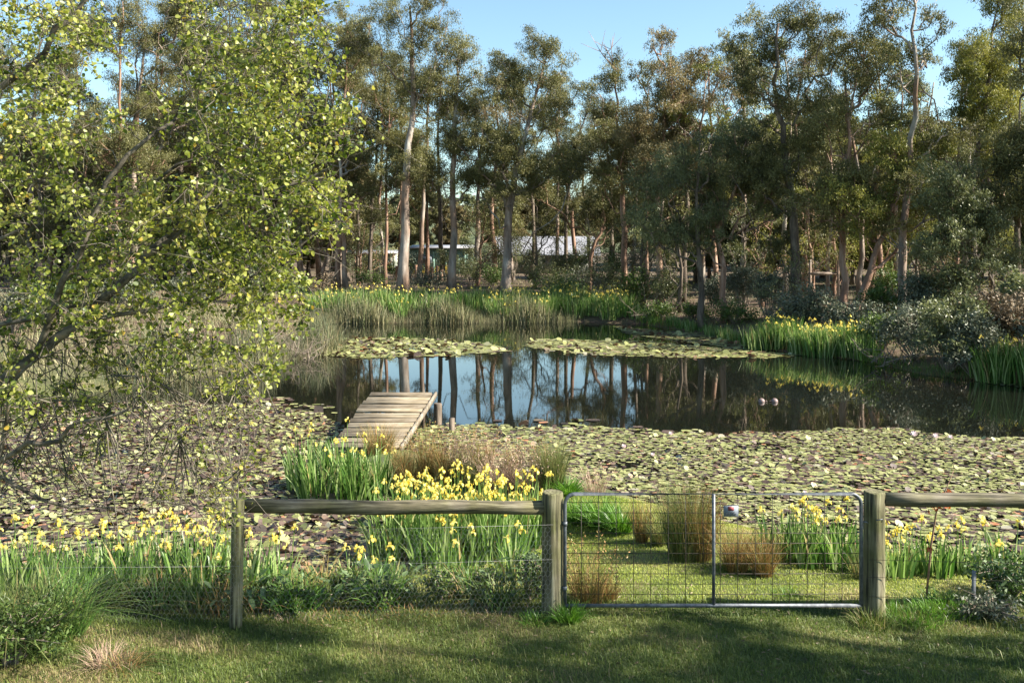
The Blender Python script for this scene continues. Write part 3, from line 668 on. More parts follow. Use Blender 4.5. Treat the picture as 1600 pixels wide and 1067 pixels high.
# ------------------------------------------------------------------ irises on the far and right banks
far_iris = []
for k in range(5):
    g = blades(110, .55, 1.15, .045, .16, .15, hv=.4, seg=3)
    Vf = [];
    nf = [2, 5, 9, 3, 1][k]
    for _ in range(nf):
        a = rng.uniform(0, 6.28); rr = .5 * math.sqrt(rng.random()); fg = flower_geo(.9)
        g.add(np.concatenate(fg.V) + A([math.cos(a) * rr, math.sin(a) * rr, rng.uniform(.85, 1.2)]), [f for f in fg.F], .7, 1)
    far_iris.append(mesh('iris_clump', np.concatenate(g.V), g.F, [M['iris'], M['yellow']], np.concatenate(g.v), mi=g.mi))
def scatter_iris(line, n_, depth, hs, label, group, ks=(0, 1, 2, 3)):
    L = A([gp(x, y)[:2] for x, y in line])
    for i in range(n_):
        t = (i + rng.random()) / n_ * (len(L) - 1); j = min(int(t), len(L) - 2); q_ = L[j] + (L[j + 1] - L[j]) * (t - j)
        q_ = q_ + A([rng.normal() * .15, rng.random() * depth]); s = rng.uniform(.85, 1.15) * hs
        o = obj('iris_clump', far_iris[ks[rng.integers(len(ks))]], None, (q_[0], q_[1], max(-.05, float(gz(q_[0], q_[1])))), label=label, cat='iris', group=group)
        o.scale = (s, s, s); o.rotation_euler.z = rng.uniform(0, 6.28)
scatter_iris([(770, 502), (890, 500), (1000, 500)], 60, 3.8, 1.1, 'yellow flowering iris clump in the wide bed on the far bank', 'irises in the wide bed on the far bank', (0, 1, 2, 3))
scatter_iris([(480, 500), (620, 499), (770, 500)], 30, 3.0, 1.15, 'iris clump behind the brown reeds at the left of the far bank', 'irises behind the brown reeds', (0, 1, 3))
scatter_iris([(1195, 546), (1280, 554), (1360, 564)], 34, 1.5, 1.0, 'yellow flowering iris clump along the right bank waterline', 'irises along the right bank', (0, 1, 3, 4))
scatter_iris([(1548, 597), (1610, 604), (1680, 612)], 14, 1.2, 1.1, 'iris clump on the waterline at the right edge of the picture', 'irises at the right edge', (0, 3, 4))
scatter_iris([(1010, 506), (1090, 518), (1160, 536)], 12, .8, .5, 'short green iris clump without flowers beside the lily strip', 'short green clumps beside the lily strip', (4,))

# reed beds (stuff)
def reedbed(name, poly_line, n_, depth, h, mat, label, front=0., wd=.02, bend=.25, lean=.12, seg=3):
    L = A([gp(x, y)[:2] for x, y in poly_line]); t = rng.random(n_) * (len(L) - 1); j = np.minimum(t.astype(int), len(L) - 2)
    q_ = L[j] + (L[j + 1] - L[j]) * (t - j)[:, None]; q_[:, 1] += rng.uniform(-front, depth, n_); q_[:, 0] += rng.normal(size=n_) * .2
    g = blades(n_, .01, h, wd, lean, bend, hv=.5, seg=seg)
    V = np.concatenate(g.V).reshape(n_, -1, 3); sc = (.75 + .35 * np.sin(q_[:, 0] * 1.3 + q_[:, 1])) * rng.uniform(.7, 1.1, n_)
    V = V * np.clip(sc, .35, 1.2)[:, None, None]
    V += np.concatenate([q_, np.maximum(gz(q_[:, 0], q_[:, 1]), -.1)[:, None]], 1)[:, None]
    obj(name, mesh(name, V.reshape(-1, 3), g.F, mat, np.concatenate(g.v)), label=label, kind='stuff', cat='reeds')
reedbed('reeds', [(485, 503), (700, 503), (900, 502)], 3600, .6, 1.7, M['deadreed'], 'brown and grey green reeds along the far waterline', .9, .035)
reedbed('reeds', [(485, 503), (700, 503), (900, 502)], 2200, 1.0, 2.0, M['reed'], 'green reed stems standing among the brown ones on the far bank', .7, .03)
reedbed('reeds', [(150, 608), (300, 590), (440, 566), (525, 547)], 4200, 3.5, 1.9, M['reed'], 'grey green reeds on the left bank behind the near tree', .7, .022)
reedbed('reeds', [(150, 608), (300, 590), (440, 566), (528, 548)], 1800, 1.5, 1.3, M['deadreed'], 'dry bent reed stems at the foot of the left reeds', .8, .02, .6, .4)
reedbed('reeds', [(1010, 505), (1190, 545), (1360, 566), (1440, 585), (1540, 597)], 1500, .8, .45, M['straw'], 'short dry sedge fringe along the right bank', .2, .02, .5)

def bank_grass(n_, x0, x1, y0, y1, h, mat, label):
    x = rng.uniform(x0, x1, n_); y = rng.uniform(y0, y1, n_); s_ = sdf(x, y); pt = np.sin(x * .9 + 2 * np.sin(y * .7)) * np.sin(y * .8 + x * .35)
    ok = (s_ > .1) & (pt + rng.normal(size=n_) * .4 > -.2); x, y = x[ok], y[ok]; n_ = len(x)
    g = blades(n_, .01, h, .03, .5, .5, hv=.6, seg=2)
    V = np.concatenate(g.V).reshape(n_, -1, 3) + np.stack([x, y, gz(x, y)], 1)[:, None]
    obj('grass', mesh('grass', V.reshape(-1, 3), g.F, mat, np.concatenate(g.v)), label=label, kind='stuff', cat='grass')
bank_grass(30000, -30, 30, 44, 75, .35, M['deadreed'], 'dry grass growing under the gums of the far bank')
bank_grass(22000, -35, -8, 26, 50, .7, M['deadreed'], 'tall dry grass on the left bank behind the reeds')
bank_grass(16000, -30, 30, 34, 70, .3, M['grass'], 'green grass growing under the gums of the far bank')
reedbed('reeds', [(1000, 506), (1100, 521), (1190, 545), (1360, 565), (1440, 584), (1540, 596), (1620, 602)], 2600, 1.0, .6, M['lush'], 'fresh green sedge lining the right waterline', .1, .025, .4)
bank_grass(14000, 8, 30, 30, 46, .35, M['grass'], 'green grass between the shrubs of the right bank')
# ------------------------------------------------------------------ lily pads
def in_poly(x, y, poly):
    ins = np.zeros(len(x), bool)
    for i in range(len(poly)):
        a, b2 = poly[i], poly[(i + 1) % len(poly)]
        c = (a[1] > y) != (b2[1] > y)
        ins ^= c & (x < a[0] + (y - a[1]) / ((b2[1] - a[1]) or 1e-9) * (b2[0] - a[0]))
    return ins
def pxy(L): return [((x - 800) / (y - HY) * CAMZ, FPX * CAMZ / (y - HY)) for x, y in L]
fields = [  # outline in the photograph's ground plane, pad radius, cover, tint centre
 (pxy([(-300, 905), (-600, 800), (-450, 700), (0, 632), (250, 628), (400, 632), (500, 645), (535, 668), (540, 700), (560, 780), (650, 905)]), .053, 2.5, -.03),
 (pxy([(640, 668), (760, 664), (900, 668), (1040, 672), (1130, 680), (1260, 672), (1420, 670), (1500, 682), (1600, 688), (1900, 690), (2300, 900), (600, 905), (600, 720)]), .052, 2.5, .0),
 (pxy([(500, 532), (560, 528), (650, 529), (760, 537), (800, 549), (700, 557), (560, 560), (500, 556)]), .16, 1.5, .2),
 (pxy([(830, 530), (1000, 533), (1190, 550), (1260, 556), (1180, 560), (1000, 558), (880, 552), (820, 541)]), .16, 1.5, .2),
 (pxy([(960, 510), (1090, 522), (1180, 536), (1170, 548), (1060, 534), (980, 522)]), .16, 1.1, .12),
 (pxy([(1540, 596), (1640, 600), (1640, 606), (1560, 602)]), .15, 1.2, .2),
 (pxy([(380, 618), (520, 632), (530, 650), (380, 640)]), .14, .35, .1),
 (pxy([(640, 662), (900, 655), (1100, 672), (1100, 676), (640, 672)]), .12, .3, .1),
]
pads = []
for poly, r, cov, tint in fields:
    if r > .13: cov *= 1.5; r *= .7
    pa = A(poly); x0, y0 = pa.min(0); x1, y1 = pa.max(0)
    x0 = max(x0, -16); x1 = min(x1, 17)
    n_ = int((x1 - x0) * (y1 - y0) * cov / (math.pi * r * r))
    x = rng.uniform(x0, x1, n_); y = rng.uniform(y0, y1, n_)
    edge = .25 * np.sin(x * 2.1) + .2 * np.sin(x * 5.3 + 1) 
    ok = in_poly(x, y + edge * (.5 if r < .14 else .8), poly) & (sdf(x, y) < -.02)
    # gaps of open water
    gap = np.sin(x * 1.9 + 1.3 * np.sin(y * 1.1)) + np.sin(y * 2.3 + 1.7 * np.sin(x * .9)) + rng.normal(size=n_) * .5
    ok &= gap > -1.75
    x, y = x[ok], y[ok]
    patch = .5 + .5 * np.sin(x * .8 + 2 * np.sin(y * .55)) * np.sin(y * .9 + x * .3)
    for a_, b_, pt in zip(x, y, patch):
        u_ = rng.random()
        if u_ < .25 + .2 * pt - tint + (.14 if a_ < -2 and b_ < 30 else 0): v = rng.uniform(0, .28)  # left field gets more dark pads: browner leaves plus tree shade painted in
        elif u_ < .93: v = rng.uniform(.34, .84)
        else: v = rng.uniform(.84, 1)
        tl = abs(rng.normal()) * .022 if rng.random() < (.8 if a_ < -2 else .93) else rng.uniform(.2, .8)
        pads.append((a_, b_, r * rng.uniform(.5, 1.35) * (.75 + .5 * pt), v, tl))
NP_ = 9
def pad_geo(r, tl, az, ta):
    a = np.linspace(.18, 2 * math.pi - .18, NP_) + az
    rim = np.stack([np.cos(a) * r, np.sin(a) * r, r * .03 * np.sin(3 * a) + r * .01], 1)
    V = np.concatenate([[[0, 0, 0]], rim])
    ax = A([math.cos(ta), math.sin(ta), 0]); c, s = math.cos(tl), math.sin(tl)
    V = V * c + np.cross(ax, V) * s + ax * (V @ ax)[:, None] * (1 - c)
    V[:, 2] -= min(0, V[:, 2].min() * .6)
    return V
PF = A([[0, i, i + 1] for i in range(1, NP_)])
pads.sort(key=lambda q_: q_[1])
near, rest = [], []
for q_ in pads:
    ipx = 800 + q_[0] / q_[1] * FPX
    (near if len(near) < 300 and 0 < ipx < 1600 and q_[1] > 11.4 else rest).append(q_)
g = G(); VV = np.zeros((len(rest), NP_ + 1, 3)); vv = np.zeros((len(rest), NP_ + 1))
for i, (x, y, r, v, tl) in enumerate(rest):
    VV[i] = pad_geo(r, tl, rng.uniform(0, 6.28), rng.uniform(0, 6.28)) + A([x, y, .006 + rng.random() * .02]); vv[i] = np.clip(v + rng.normal(size=NP_ + 1) * .02, 0, 1)
FF = (PF[None] + (np.arange(len(rest)) * (NP_ + 1))[:, None, None]).reshape(-1, 3)
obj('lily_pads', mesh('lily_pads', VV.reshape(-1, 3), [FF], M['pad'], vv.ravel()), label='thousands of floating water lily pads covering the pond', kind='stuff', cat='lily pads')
for (x, y, r, v, tl) in near:
    me = mesh('lily_pad', pad_geo(r, tl, rng.uniform(0, 6.28), rng.uniform(0, 6.28)), [PF], M['pad'], np.full(NP_ + 1, v))
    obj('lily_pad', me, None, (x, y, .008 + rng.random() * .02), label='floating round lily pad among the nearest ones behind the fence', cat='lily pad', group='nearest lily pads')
# water lily blossoms
def lily_flower():
    g = G()
    for ring, (nr, out, hh) in enumerate([(8, .06, .035), (7, .04, .055), (5, .02, .06)]):
        for k in range(nr):
            a = (k + ring * .5) * 6.283 / nr; o = A([math.cos(a), math.sin(a), 0]); s_ = A([-math.sin(a), math.cos(a), 0])
            V = A([[0, 0, 0], o * out * .6 + s_ * .014 + A([0, 0, hh * .4]), o * out + A([0, 0, hh]), o * out * .6 - s_ * .014 + A([0, 0, hh * .4])])
            g.add(V, A([[0, 1, 2, 3]]), rng.random())
    return g.mesh('water_lily_flower', M['petalw'])
lf = lily_flower()
for (px, py, s, lb) in [(103, 800, 1.2, 'pink water lily blossom open among the pads at the far left'), (52, 798, 1.1, 'pinkish water lily blossom near the left edge of the pond'), (1048, 682, 1.5, 'pink water lily blossom near the far edge of the pads'), (1428, 684, 2.2, 'tall white water lily bud beyond the right rail'),
                        (1462, 687, 2.0, 'pale open water lily just right of the tall white bud'), (1485, 688, 1.7, 'small lilac water lily at the right far edge of the pads'), (975, 702, 1.5, 'white water lily right of the green rushes'), (1020, 715, 1.3, 'pale water lily above the middle of the gate'),
                        (1545, 742, 1.2, 'small white water lily above the right rail'), (1235, 722, 1.2, 'small white water lily above the gate corner'), (128, 690, 1.3, 'red pink water lily behind the bare twigs at left'), (1258, 775, 1.2, 'deep pink lily bud inside the gate top corner')]:
    d = FPX * CAMZ / (py - HY); o = obj('water_lily_flower', lf, None, ((px - 800) / FPX * d, d, .03), label=lb, cat='water lily'); o.scale = (s * .7, s * .7, s)

# ------------------------------------------------------------------ lawn grass (stuff)
def lawn(name, n_, x0, x1, y0, y1, h, wd, label, path=False):
    x = rng.uniform(x0, x1, n_); y = rng.uniform(y0, y1, n_); s = sdf(x, y)
    if path:
        keep = s > .12
    else: keep = s > .5
    x, y = x[keep], y[keep]; n_ = len(x)
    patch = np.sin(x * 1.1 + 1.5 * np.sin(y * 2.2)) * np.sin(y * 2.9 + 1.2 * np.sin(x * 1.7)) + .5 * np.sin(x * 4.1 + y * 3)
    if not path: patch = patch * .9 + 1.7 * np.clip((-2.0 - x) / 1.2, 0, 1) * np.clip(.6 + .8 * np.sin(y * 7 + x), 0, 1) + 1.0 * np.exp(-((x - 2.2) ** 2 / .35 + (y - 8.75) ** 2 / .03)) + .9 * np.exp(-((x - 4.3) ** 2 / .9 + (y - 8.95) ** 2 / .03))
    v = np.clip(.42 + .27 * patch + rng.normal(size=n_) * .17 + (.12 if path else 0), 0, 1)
    a = rng.uniform(0, 6.283, n_); o = np.stack([np.cos(a), np.sin(a), np.zeros(n_)], 1); sd = np.stack([-np.sin(a), np.cos(a), np.zeros(n_)], 1)
    H = h * rng.uniform(.4, 1.25, n_) * (1 + .25 * patch * 0)
    B_ = np.stack([x, y, gz(x, y) - .004], 1); ln = rng.uniform(.1, .9, n_)
    m1 = B_ + o * (H * ln * .35)[:, None] + A([0, 0, 1]) * (H * .6)[:, None]; t = B_ + o * (H * ln)[:, None] + A([0, 0, 1]) * (H * (1 - .35 * ln))[:, None]
    w2 = (wd * rng.uniform(.7, 1.3, n_) / 2)[:, None]
    V = np.stack([B_ - sd * w2, B_ + sd * w2, m1 + sd * w2 * .8, m1 - sd * w2 * .8, t], 1).reshape(-1, 3)
    i = np.arange(n_)[:, None] * 5
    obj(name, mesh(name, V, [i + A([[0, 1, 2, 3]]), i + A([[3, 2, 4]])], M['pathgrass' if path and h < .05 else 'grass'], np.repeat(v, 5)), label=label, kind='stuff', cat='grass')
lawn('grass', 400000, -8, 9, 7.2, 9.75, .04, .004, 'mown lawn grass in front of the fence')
lawn('grass', 12000, -6.5, 6.5, 7.2, 9.9, .1, .006, 'longer seeding grass stems scattered over the lawn')
lawn('grass', 26000, -9, 9, 4.5, 7.2, .06, .009, 'mown lawn grass nearer than the picture shows')
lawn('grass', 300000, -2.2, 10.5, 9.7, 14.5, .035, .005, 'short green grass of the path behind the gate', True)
lawn('grass', 40000, -7, -2.2, 9.6, 12, .09, .007, 'rough grass under the irises left of the post', True)

# ------------------------------------------------------------------ near planting
L1 = 'yellow iris clump in the row along the left fence line'
for i, (px, d, h, nf) in enumerate([(-60, 10.2, .72, 4), (15, 10.3, .72, 6), (75, 10.6, .66, 5), (95, 10.0, .62, 2), (140, 10.4, .6, 3), (185, 10.8, .66, 4), (215, 10.2, .66, 5), (255, 10.7, .7, 7), (300, 10.3, .74, 7), (335, 10.6, .76, 8), (318, 10.0, .6, 2)]):
    iris_clump(gx(px, d), .27, h, 62, nf, L1, 'irises along the left fence line')
for (px, d, h, nf, lb) in [(385, 10.2, .8, 1, 'dark green iris clump just right of the leaning left post'), (430, 10.4, .62, 3, 'iris clump with a few flowers low behind the left rail'), (720, 10.9, .62, 4, 'thin iris clump in front of the dense yellow bed'),
                        (560, 10.5, .5, 3, 'low iris clump flowering among broad leaves under the rail'), (600, 10.7, .45, 2, 'very low iris clump beside pads under the rail'), (800, 10.8, .66, 2, 'iris clump close to the left side of the gate post')]:
    iris_clump(gx(px, d), .2, h, 40, nf, lb, None)
L2 = 'dense iris clump full of yellow flowers behind the rail'
for (px, d) in [(612, 12.3), (645, 12.9), (680, 12.2), (700, 13.2), (735, 12.4), (755, 13.1), (790, 12.5), (825, 12.9), (640, 13.6), (770, 11.9), (680, 11.8)]:
    iris_clump(gx(px, d), .3, 1.0 if d < 12.6 else .98, 80, 13, L2, 'dense yellow irises behind the rail')
L3 = 'tall iris clump beside the near end of the timber platform'
for (px, d, nf) in [(480, 16.0, 3), (500, 15.4, 4), (535, 15.8, 3), (560, 15.2, 4), (590, 15.5, 5)]:
    iris_clump(gx(px, d), .36, 1.02, 95, nf, L3, 'irises beside the platform')
L4 = 'iris clump with yellow flowers seen through the right of the gate'
for (px, d, nf) in [(1222, 11.2, 4), (1255, 11.0, 6), (1290, 11.3, 5), (1318, 10.9, 2)]:
    iris_clump(gx(px, d), .24, .72, 60, nf, L4, 'irises seen through the gate')
L5 = 'upright iris clump under the right hand rail'
for (px, d, nf) in [(1395, 10.6, 5), (1425, 10.9, 3), (1462, 10.7, 3), (1500, 10.9, 2), (1540, 10.8, 2), (1570, 11.0, 1)]:
    iris_clump(gx(px, d), .2, .55, 42, nf, L5, 'irises under the right rail')

def tuss(px, by, ty, wpx, mat, label, n_=420, lean=.3, bend=.3, wd=.0055, group=None, sh_=0, dz=0, name='rush_tussock', cat='rushes', v=None):
    b = gp(px, by); s = FPX / b[1]; h = (by - ty) / s * 1.1; r = wpx / s / 2 * .52; lean *= .95; n_ = int(n_ * 1.7)
    return clump(name, b, r, h, n_, wd, M[mat], lean, bend, label=label, cat=cat, group=group, seed_heads=sh_, v=v, hv=.85)
tuss(862, 768, 676, 58, 'rush', 'tall green rush tussock left of the gate top corner', 760, .2, .15)
tuss(885, 772, 735, 44, 'lush', 'bright green leafy tuft at the foot of the tall rushes', 260, .6, .4, .018, name='grass_tuft', cat='grass tuft')
tuss(592, 708, 652, 70, 'straw', 'brown rush tussock growing against the platform end', 520, .35, .2, .007)
tuss(640, 765, 690, 58, 'straw', 'reddish brown rush tussock right of the platform', 480, .25, .2)
tuss(700, 758, 672, 58, 'straw', 'brown rush tussock with green base behind the yellow irises', 500, .25, .2, sh_=30)
for px_, m_, lb_ in ((630, 'straw', 'wispy'), (668, 'straw', 'wide'), (722, 'pinkish', 'pale'), (756, 'straw', 'tawny'), (800, 'straw', 'russet'), (842, 'straw', 'narrow')):
    tuss(px_, 757, 668 + rng.uniform(-10, 26), 34, m_, lb_ + ' dry grass clump in the tawny mass between platform and rail', 300, .2, .15, .006, sh_=30)
tuss(738, 762, 690, 44, 'rush', 'narrow green rush tussock between brown ones', 320, .25, .2)
tuss(780, 766, 690, 66, 'pinkish', 'pinkish seeding grass tuft behind the rail', 380, .4, .35, sh_=90)
tuss(820, 768, 700, 50, 'pinkish', 'paler pink seeding tuft next to the tall green rushes', 280, .4, .35, sh_=60)
tuss(930, 770, 722, 60, 'pinkish', 'small pink seeding tuft above the gate corner', 120, .4, .4, sh_=40)
tuss(905, 815, 768, 50, 'lush', 'lush green grass tuft nearest the gate hinge corner', 320, .6, .45, .014, name='grass_tuft', cat='grass tuft')
tuss(938, 822, 765, 60, 'lush', 'lush green grass tuft in the middle of the path edge', 380, .6, .45, .014, name='grass_tuft', cat='grass tuft')
tuss(972, 832, 775, 50, 'lush', 'lush green grass tuft left of the brown rushes', 320, .6, .45, .014, name='grass_tuft', cat='grass tuft')
tuss(1003, 848, 765, 34, 'straw', 'narrow brown rush tussock left of the tall brown one', 260, .2, .2)
tuss(1030, 852, 785, 40, 'rush', 'low green rush tussock at the bend of the path', 300, .3, .3)
tuss(1070, 872, 728, 92, 'rush', 'tallest olive rush tussock beside the gate middle bar', 900, .2, .18)
tuss(1096, 876, 742, 50, 'straw', 'tall orange brown rush tussock against the gate middle bar', 520, .25, .2)
tuss(1150, 892, 800, 56, 'straw', 'brown rush tussock right of the gate middle bar', 480, .35, .3)
tuss(1192, 900, 815, 48, 'straw', 'tawny rush tussock left of the irises in the gate', 460, .35, .35)
tuss(1345, 905, 840, 40, 'rush', 'sparse green rushes behind the right gate post', 120, .3, .3)
tuss(918, 942, 842, 84, 'straw', 'dry reddish grass tussock just inside the gate at left', 360, .35, .25, .005, sh_=60)
tuss(948, 938, 880, 40, 'straw', 'low dry tuft right of the reddish tussock', 200, .4, .3)
clump('grass_tuft', gx(888, 9.25), .1, .32, 240, .01, M['lush'], .5, .4, label='bright green grass tuft at the foot of the middle gate post')
clump('grass_tuft', gx(838, 9.2), .12, .2, 160, .01, M['lush'], .6, .4, label='short weedy tuft left of the middle gate post')
clump('grass_tuft', gx(1365, 9.15), .18, .26, 260, .008, M['grass'], .5, .4, label='rough grass around the foot of the right gate post')
clump('grass_tuft', gx(1425, 9.3), .3, .22, 420, .008, M['lush'], .5, .4, label='soft green grass right of the right gate post')
clump('grass_tuft', gx(1480, 9.5), .3, .25, 420, .008, M['lush'], .5, .4, label='soft green grass below the small red leaved sapling')
clump('grass_tuft', gx(1230, 10.0), .12, .14, 160, .008, M['lush'], .5, .4, label='small green tuft on the path inside the gate')
clump('arching_grass', gx(45, 8.7), .30, 1.0, 420, .012, M['rush'], .42, .6, seg=6, label='large arching dark green grass clump at the lower left corner', cat='grass clump', v=.35)
clump('arching_grass', gx(105, 8.9), .16, .85, 180, .011, M['iris'], .45, .65, seg=6, label='arching green blades leaning right out of the corner clump', cat='grass clump', v=.35)
clump('arching_grass', gx(-60, 8.3), .35, .9, 360, .012, M['rush'], .42, .6, seg=6, label='arching grass clump cut by the left edge', cat='grass clump', v=.3)
clump('grass_tuft', gx(165, 8.25), .11, .34, 260, .005, M['pinkish'], .6, .7, label='dry tan grass tuft at the bottom left of the lawn', seg=5)
clump('grass_tuft', gx(195, 8.2), .09, .28, 160, .005, M['straw'], .7, .8, label='orange dry grass tuft right of the tan one', seg=5)
clump('grass_tuft', gx(215, 9.35), .3, .1, 300, .005, M['pinkish'], .8, .5, label='flat dry tuft under the left irises')
clump('grass_tuft', gx(310, 9.3), .3, .1, 300, .005, M['pinkish'], .8, .5, label='flat dry tuft left of the leaning post')
for (px, d) in [(460, 9.35), (520, 9.35), (580, 9.4), (650, 9.4), (700, 9.42), (760, 9.45), (800, 9.4)]:
    clump('grass_tuft', gx(px, d), .26, .16, 190, .006, M['pinkish' if rng.random() < .5 else 'straw'], .8, .6, label='low dry tuft along the foot of the left netting', group='low dry tufts under the netting')
n_ = 2600; x = rng.uniform(-6.5, 6.5, n_); y = rng.uniform(7.2, 13, n_); ok = (sdf(x, y) > .3) & (rng.random(n_) < np.clip(1.2 - (y - 9) * .3, .1, 1)); x, y = x[ok], y[ok]
V_, F_, v_ = leaf_quads(np.stack([x, y, gz(x, y) + .022], 1), rng.normal(size=(len(x), 3)) * A([1, 1, .25]), .055, .014, rng.random(len(x)))
obj('fallen_leaves', mesh('fallen_leaves', V_, [F_], M['shrub_brown'], v_), label='dry gum leaves fallen on the lawn and the path', kind='stuff', cat='leaves')
# broad leaved docks and weeds behind the netting
def dock(pos, r, h, n_, label, group=None, big=.16, mat='dock'):
    root = empty('dock_plant', tuple(pos), label, 'weed', group); g = G(); gs = G()
    for _ in range(n_):
        a = rng.uniform(0, 6.283); o = A([math.cos(a), math.sin(a), 0]); s_ = A([-math.sin(a), math.cos(a), 0]); rr = r * rng.uniform(.1, .6)
        b = o * rr * .5; hh = h * rng.uniform(.3, 1); L = big * rng.uniform(.6, 1.3); st = o * rr + A([0, 0, hh])
        gs.tube([b, (b + st) / 2 - o * .01, st], .003, 3, .5, caps=False)
        dirn = unit(o * rng.uniform(.3, 1) + A([0, 0, rng.uniform(-.3, 1)])); nrm = np.cross(dirn, s_)
        V = []
        for t, wv in ((0, .1), (.25, .85), (.55, 1), (.85, .55), (1, .04)):
            c = st + dirn * L * t - A([0, 0, L * .3 * t * t]); V += [c - s_ * wv * L * .2, c - nrm * L * .04, c + s_ * wv * L * .2]
        F = []
        for q_ in range(4):
            F += [[q_ * 3, q_ * 3 + 1, q_ * 3 + 4, q_ * 3 + 3], [q_ * 3 + 1, q_ * 3 + 2, q_ * 3 + 5, q_ * 3 + 4]]
        g.add(A(V), A(F), rng.uniform(.1, 1))
    obj('stalks', gs.mesh('stalks', M['rush']), root); obj('leaves', g.mesh('leaves', M[mat], smooth=True), root)
for (px, d, h) in [(385, 9.6, .45), (410, 9.8, .5), (445, 9.7, .4), (480, 9.9, .35), (520, 9.8, .4), (555, 9.9, .45), (590, 9.75, .42), (625, 9.95, .4), (665, 9.8, .42), (700, 9.9, .4), (740, 9.8, .42), (775, 9.9, .5), (805, 9.8, .5), (350, 9.6, .4), (495, 10.3, .35), (570, 10.4, .3), (640, 10.3, .3), (825, 9.75, .55)]:
    dock(gx(px, d), .3, h * rng.uniform(.5, 1.1), 20, 'broad leaved weed behind the netting of the left fence', 'broad leaved weeds behind the netting', big=rng.uniform(.08, .17))
for i in range(34):
    px = rng.uniform(375, 840); clump('weed_tuft', gx(px, rng.uniform(9.55, 10.4)), rng.uniform(.08, .2), rng.uniform(.25, .62), int(rng.uniform(30, 90)), rng.uniform(.006, .02), M[['iris', 'rush', 'lush', 'straw', 'rush', 'iris'][i % 6]], .5, .5, label='grassy weed tuft in the tangle behind the left netting', group='grassy weeds behind the left netting', v=rng.uniform(.1, .8))
for i in range(16):
    px = rng.uniform(120, 360); clump('weed_tuft', gx(px, rng.uniform(9.5, 10.0)), rng.uniform(.08, .18), rng.uniform(.3, .55), int(rng.uniform(30, 80)), rng.uniform(.006, .02), M[['iris', 'rush', 'lush', 'straw'][i % 4]], .4, .4, label='grassy weed tuft at the feet of the left irises', group='grassy weeds below the left irises', v=rng.uniform(.1, .8))
for (px, d, h, n_) in [(420, 9.9, .3, 1), (540, 10.0, .3, 1), (690, 9.95, .35, 1), (760, 10.1, .35, 1), (600, 9.7, .25, 1), (830, 9.9, .5, 1), (470, 9.65, .25, 1), (360, 9.9, .35, 1), (240, 9.7, .22, 1), (160, 9.7, .22, 1)]:
    shrub(px, 900, 60, h * 140, M['shrub_green'] if h < .4 else M['dock'], name='leafy_weed', label='small leafy weed in the shade at the foot of the fence', group='small leafy weeds at the fence foot', n_=800, d=d, L=.05, stems=6, cat='weed')
shrub(15, 1050, 170, 80, M['shrub_green'], label='leafy green bush at the bottom left corner', n_=2600, d=8.3, L=.05)
shrub(1575, 915, 130, 60, M['dock'], label='dark leafy bush at the right edge below the rail', n_=1500, d=9.9, L=.07)
shrub(1545, 925, 90, 30, M['shrub_grey'], name='dead_plant', label='grey dead plant heaped by the metal stake', n_=900, d=9.3, L=.05, cat='dead plant')
for i in range(16):
    clump('grass_cuttings', gx(rng.uniform(1395, 1610), rng.uniform(8.85, 9.35)), .22, .09, 150, .006, M[['deadreed', 'pinkish', 'rush'][i % 3]], .9, .7, label='flattened tuft of dry cuttings on the lawn at right below the rail', group='dry cuttings on the lawn at right', cat='cuttings')
for i in range(9):
    clump('grass_cuttings', gx(rng.uniform(1030, 1180), rng.uniform(8.7, 8.85)), .16, .05, 90, .005, M['pinkish'], .9, .7, label='small patch of dry grass on the shaded lawn before the gate', group='dry patches before the gate', cat='cuttings')
for i in range(14):
    clump('grass_cuttings', gx(rng.uniform(150, 480), rng.uniform(8.5, 9.3)), .22, .06, 120, .005, M[['pinkish', 'straw'][i % 2]], .9, .7, label='small patch of dry grass on the lawn left of the leaning post', group='dry patches on the left lawn', cat='cuttings')

# ------------------------------------------------------------------ fence and gate
D0 = 9.4; S0 = FPX / D0
def X(px, d=D0): return (px - 800) / FPX * d
def Zp(py, d=D0): return CAMZ - (py - HY) / FPX * d
def post_mesh(name, r, h, lean=(0, 0), cham=.015, mat='post'):
    g = G(); n_ = 20; zs = [-.4, 0, h * .3, h * .6, h * .85, h - cham, h]
    P_ = [A([lean[0] * z, lean[1] * z, z]) for z in zs]; rr = [r * 1.03, r * 1.03, r * 1.01, r, r * .99, r * .985, r * .9]
    g.tube(P_, rr, n_, .5)
    V = np.concatenate(g.V); a = np.arctan2(V[:, 1], V[:, 0]); V[:, :2] *= (1 + .025 * np.sin(3 * a + V[:, 2] * 1.5) + .012 * np.sin(9 * a))[:, None]
    return mesh(name, V, g.F, M[mat], np.concatenate(g.v), smooth=False)
def shade(me):
    me.polygons.foreach_set('use_smooth', [len(p.vertices) == 4 for p in me.polygons]); return me
def rail_geo(a, b, r):
    g = G(); k = 9; P_ = [a + (b - a) * t / k + A([0, rng.normal() * .004, rng.normal() * .004]) for t in range(k + 1)]
    g.tube(P_, [r * (1 + rng.normal() * .03) for _ in P_], 14, .5); return g

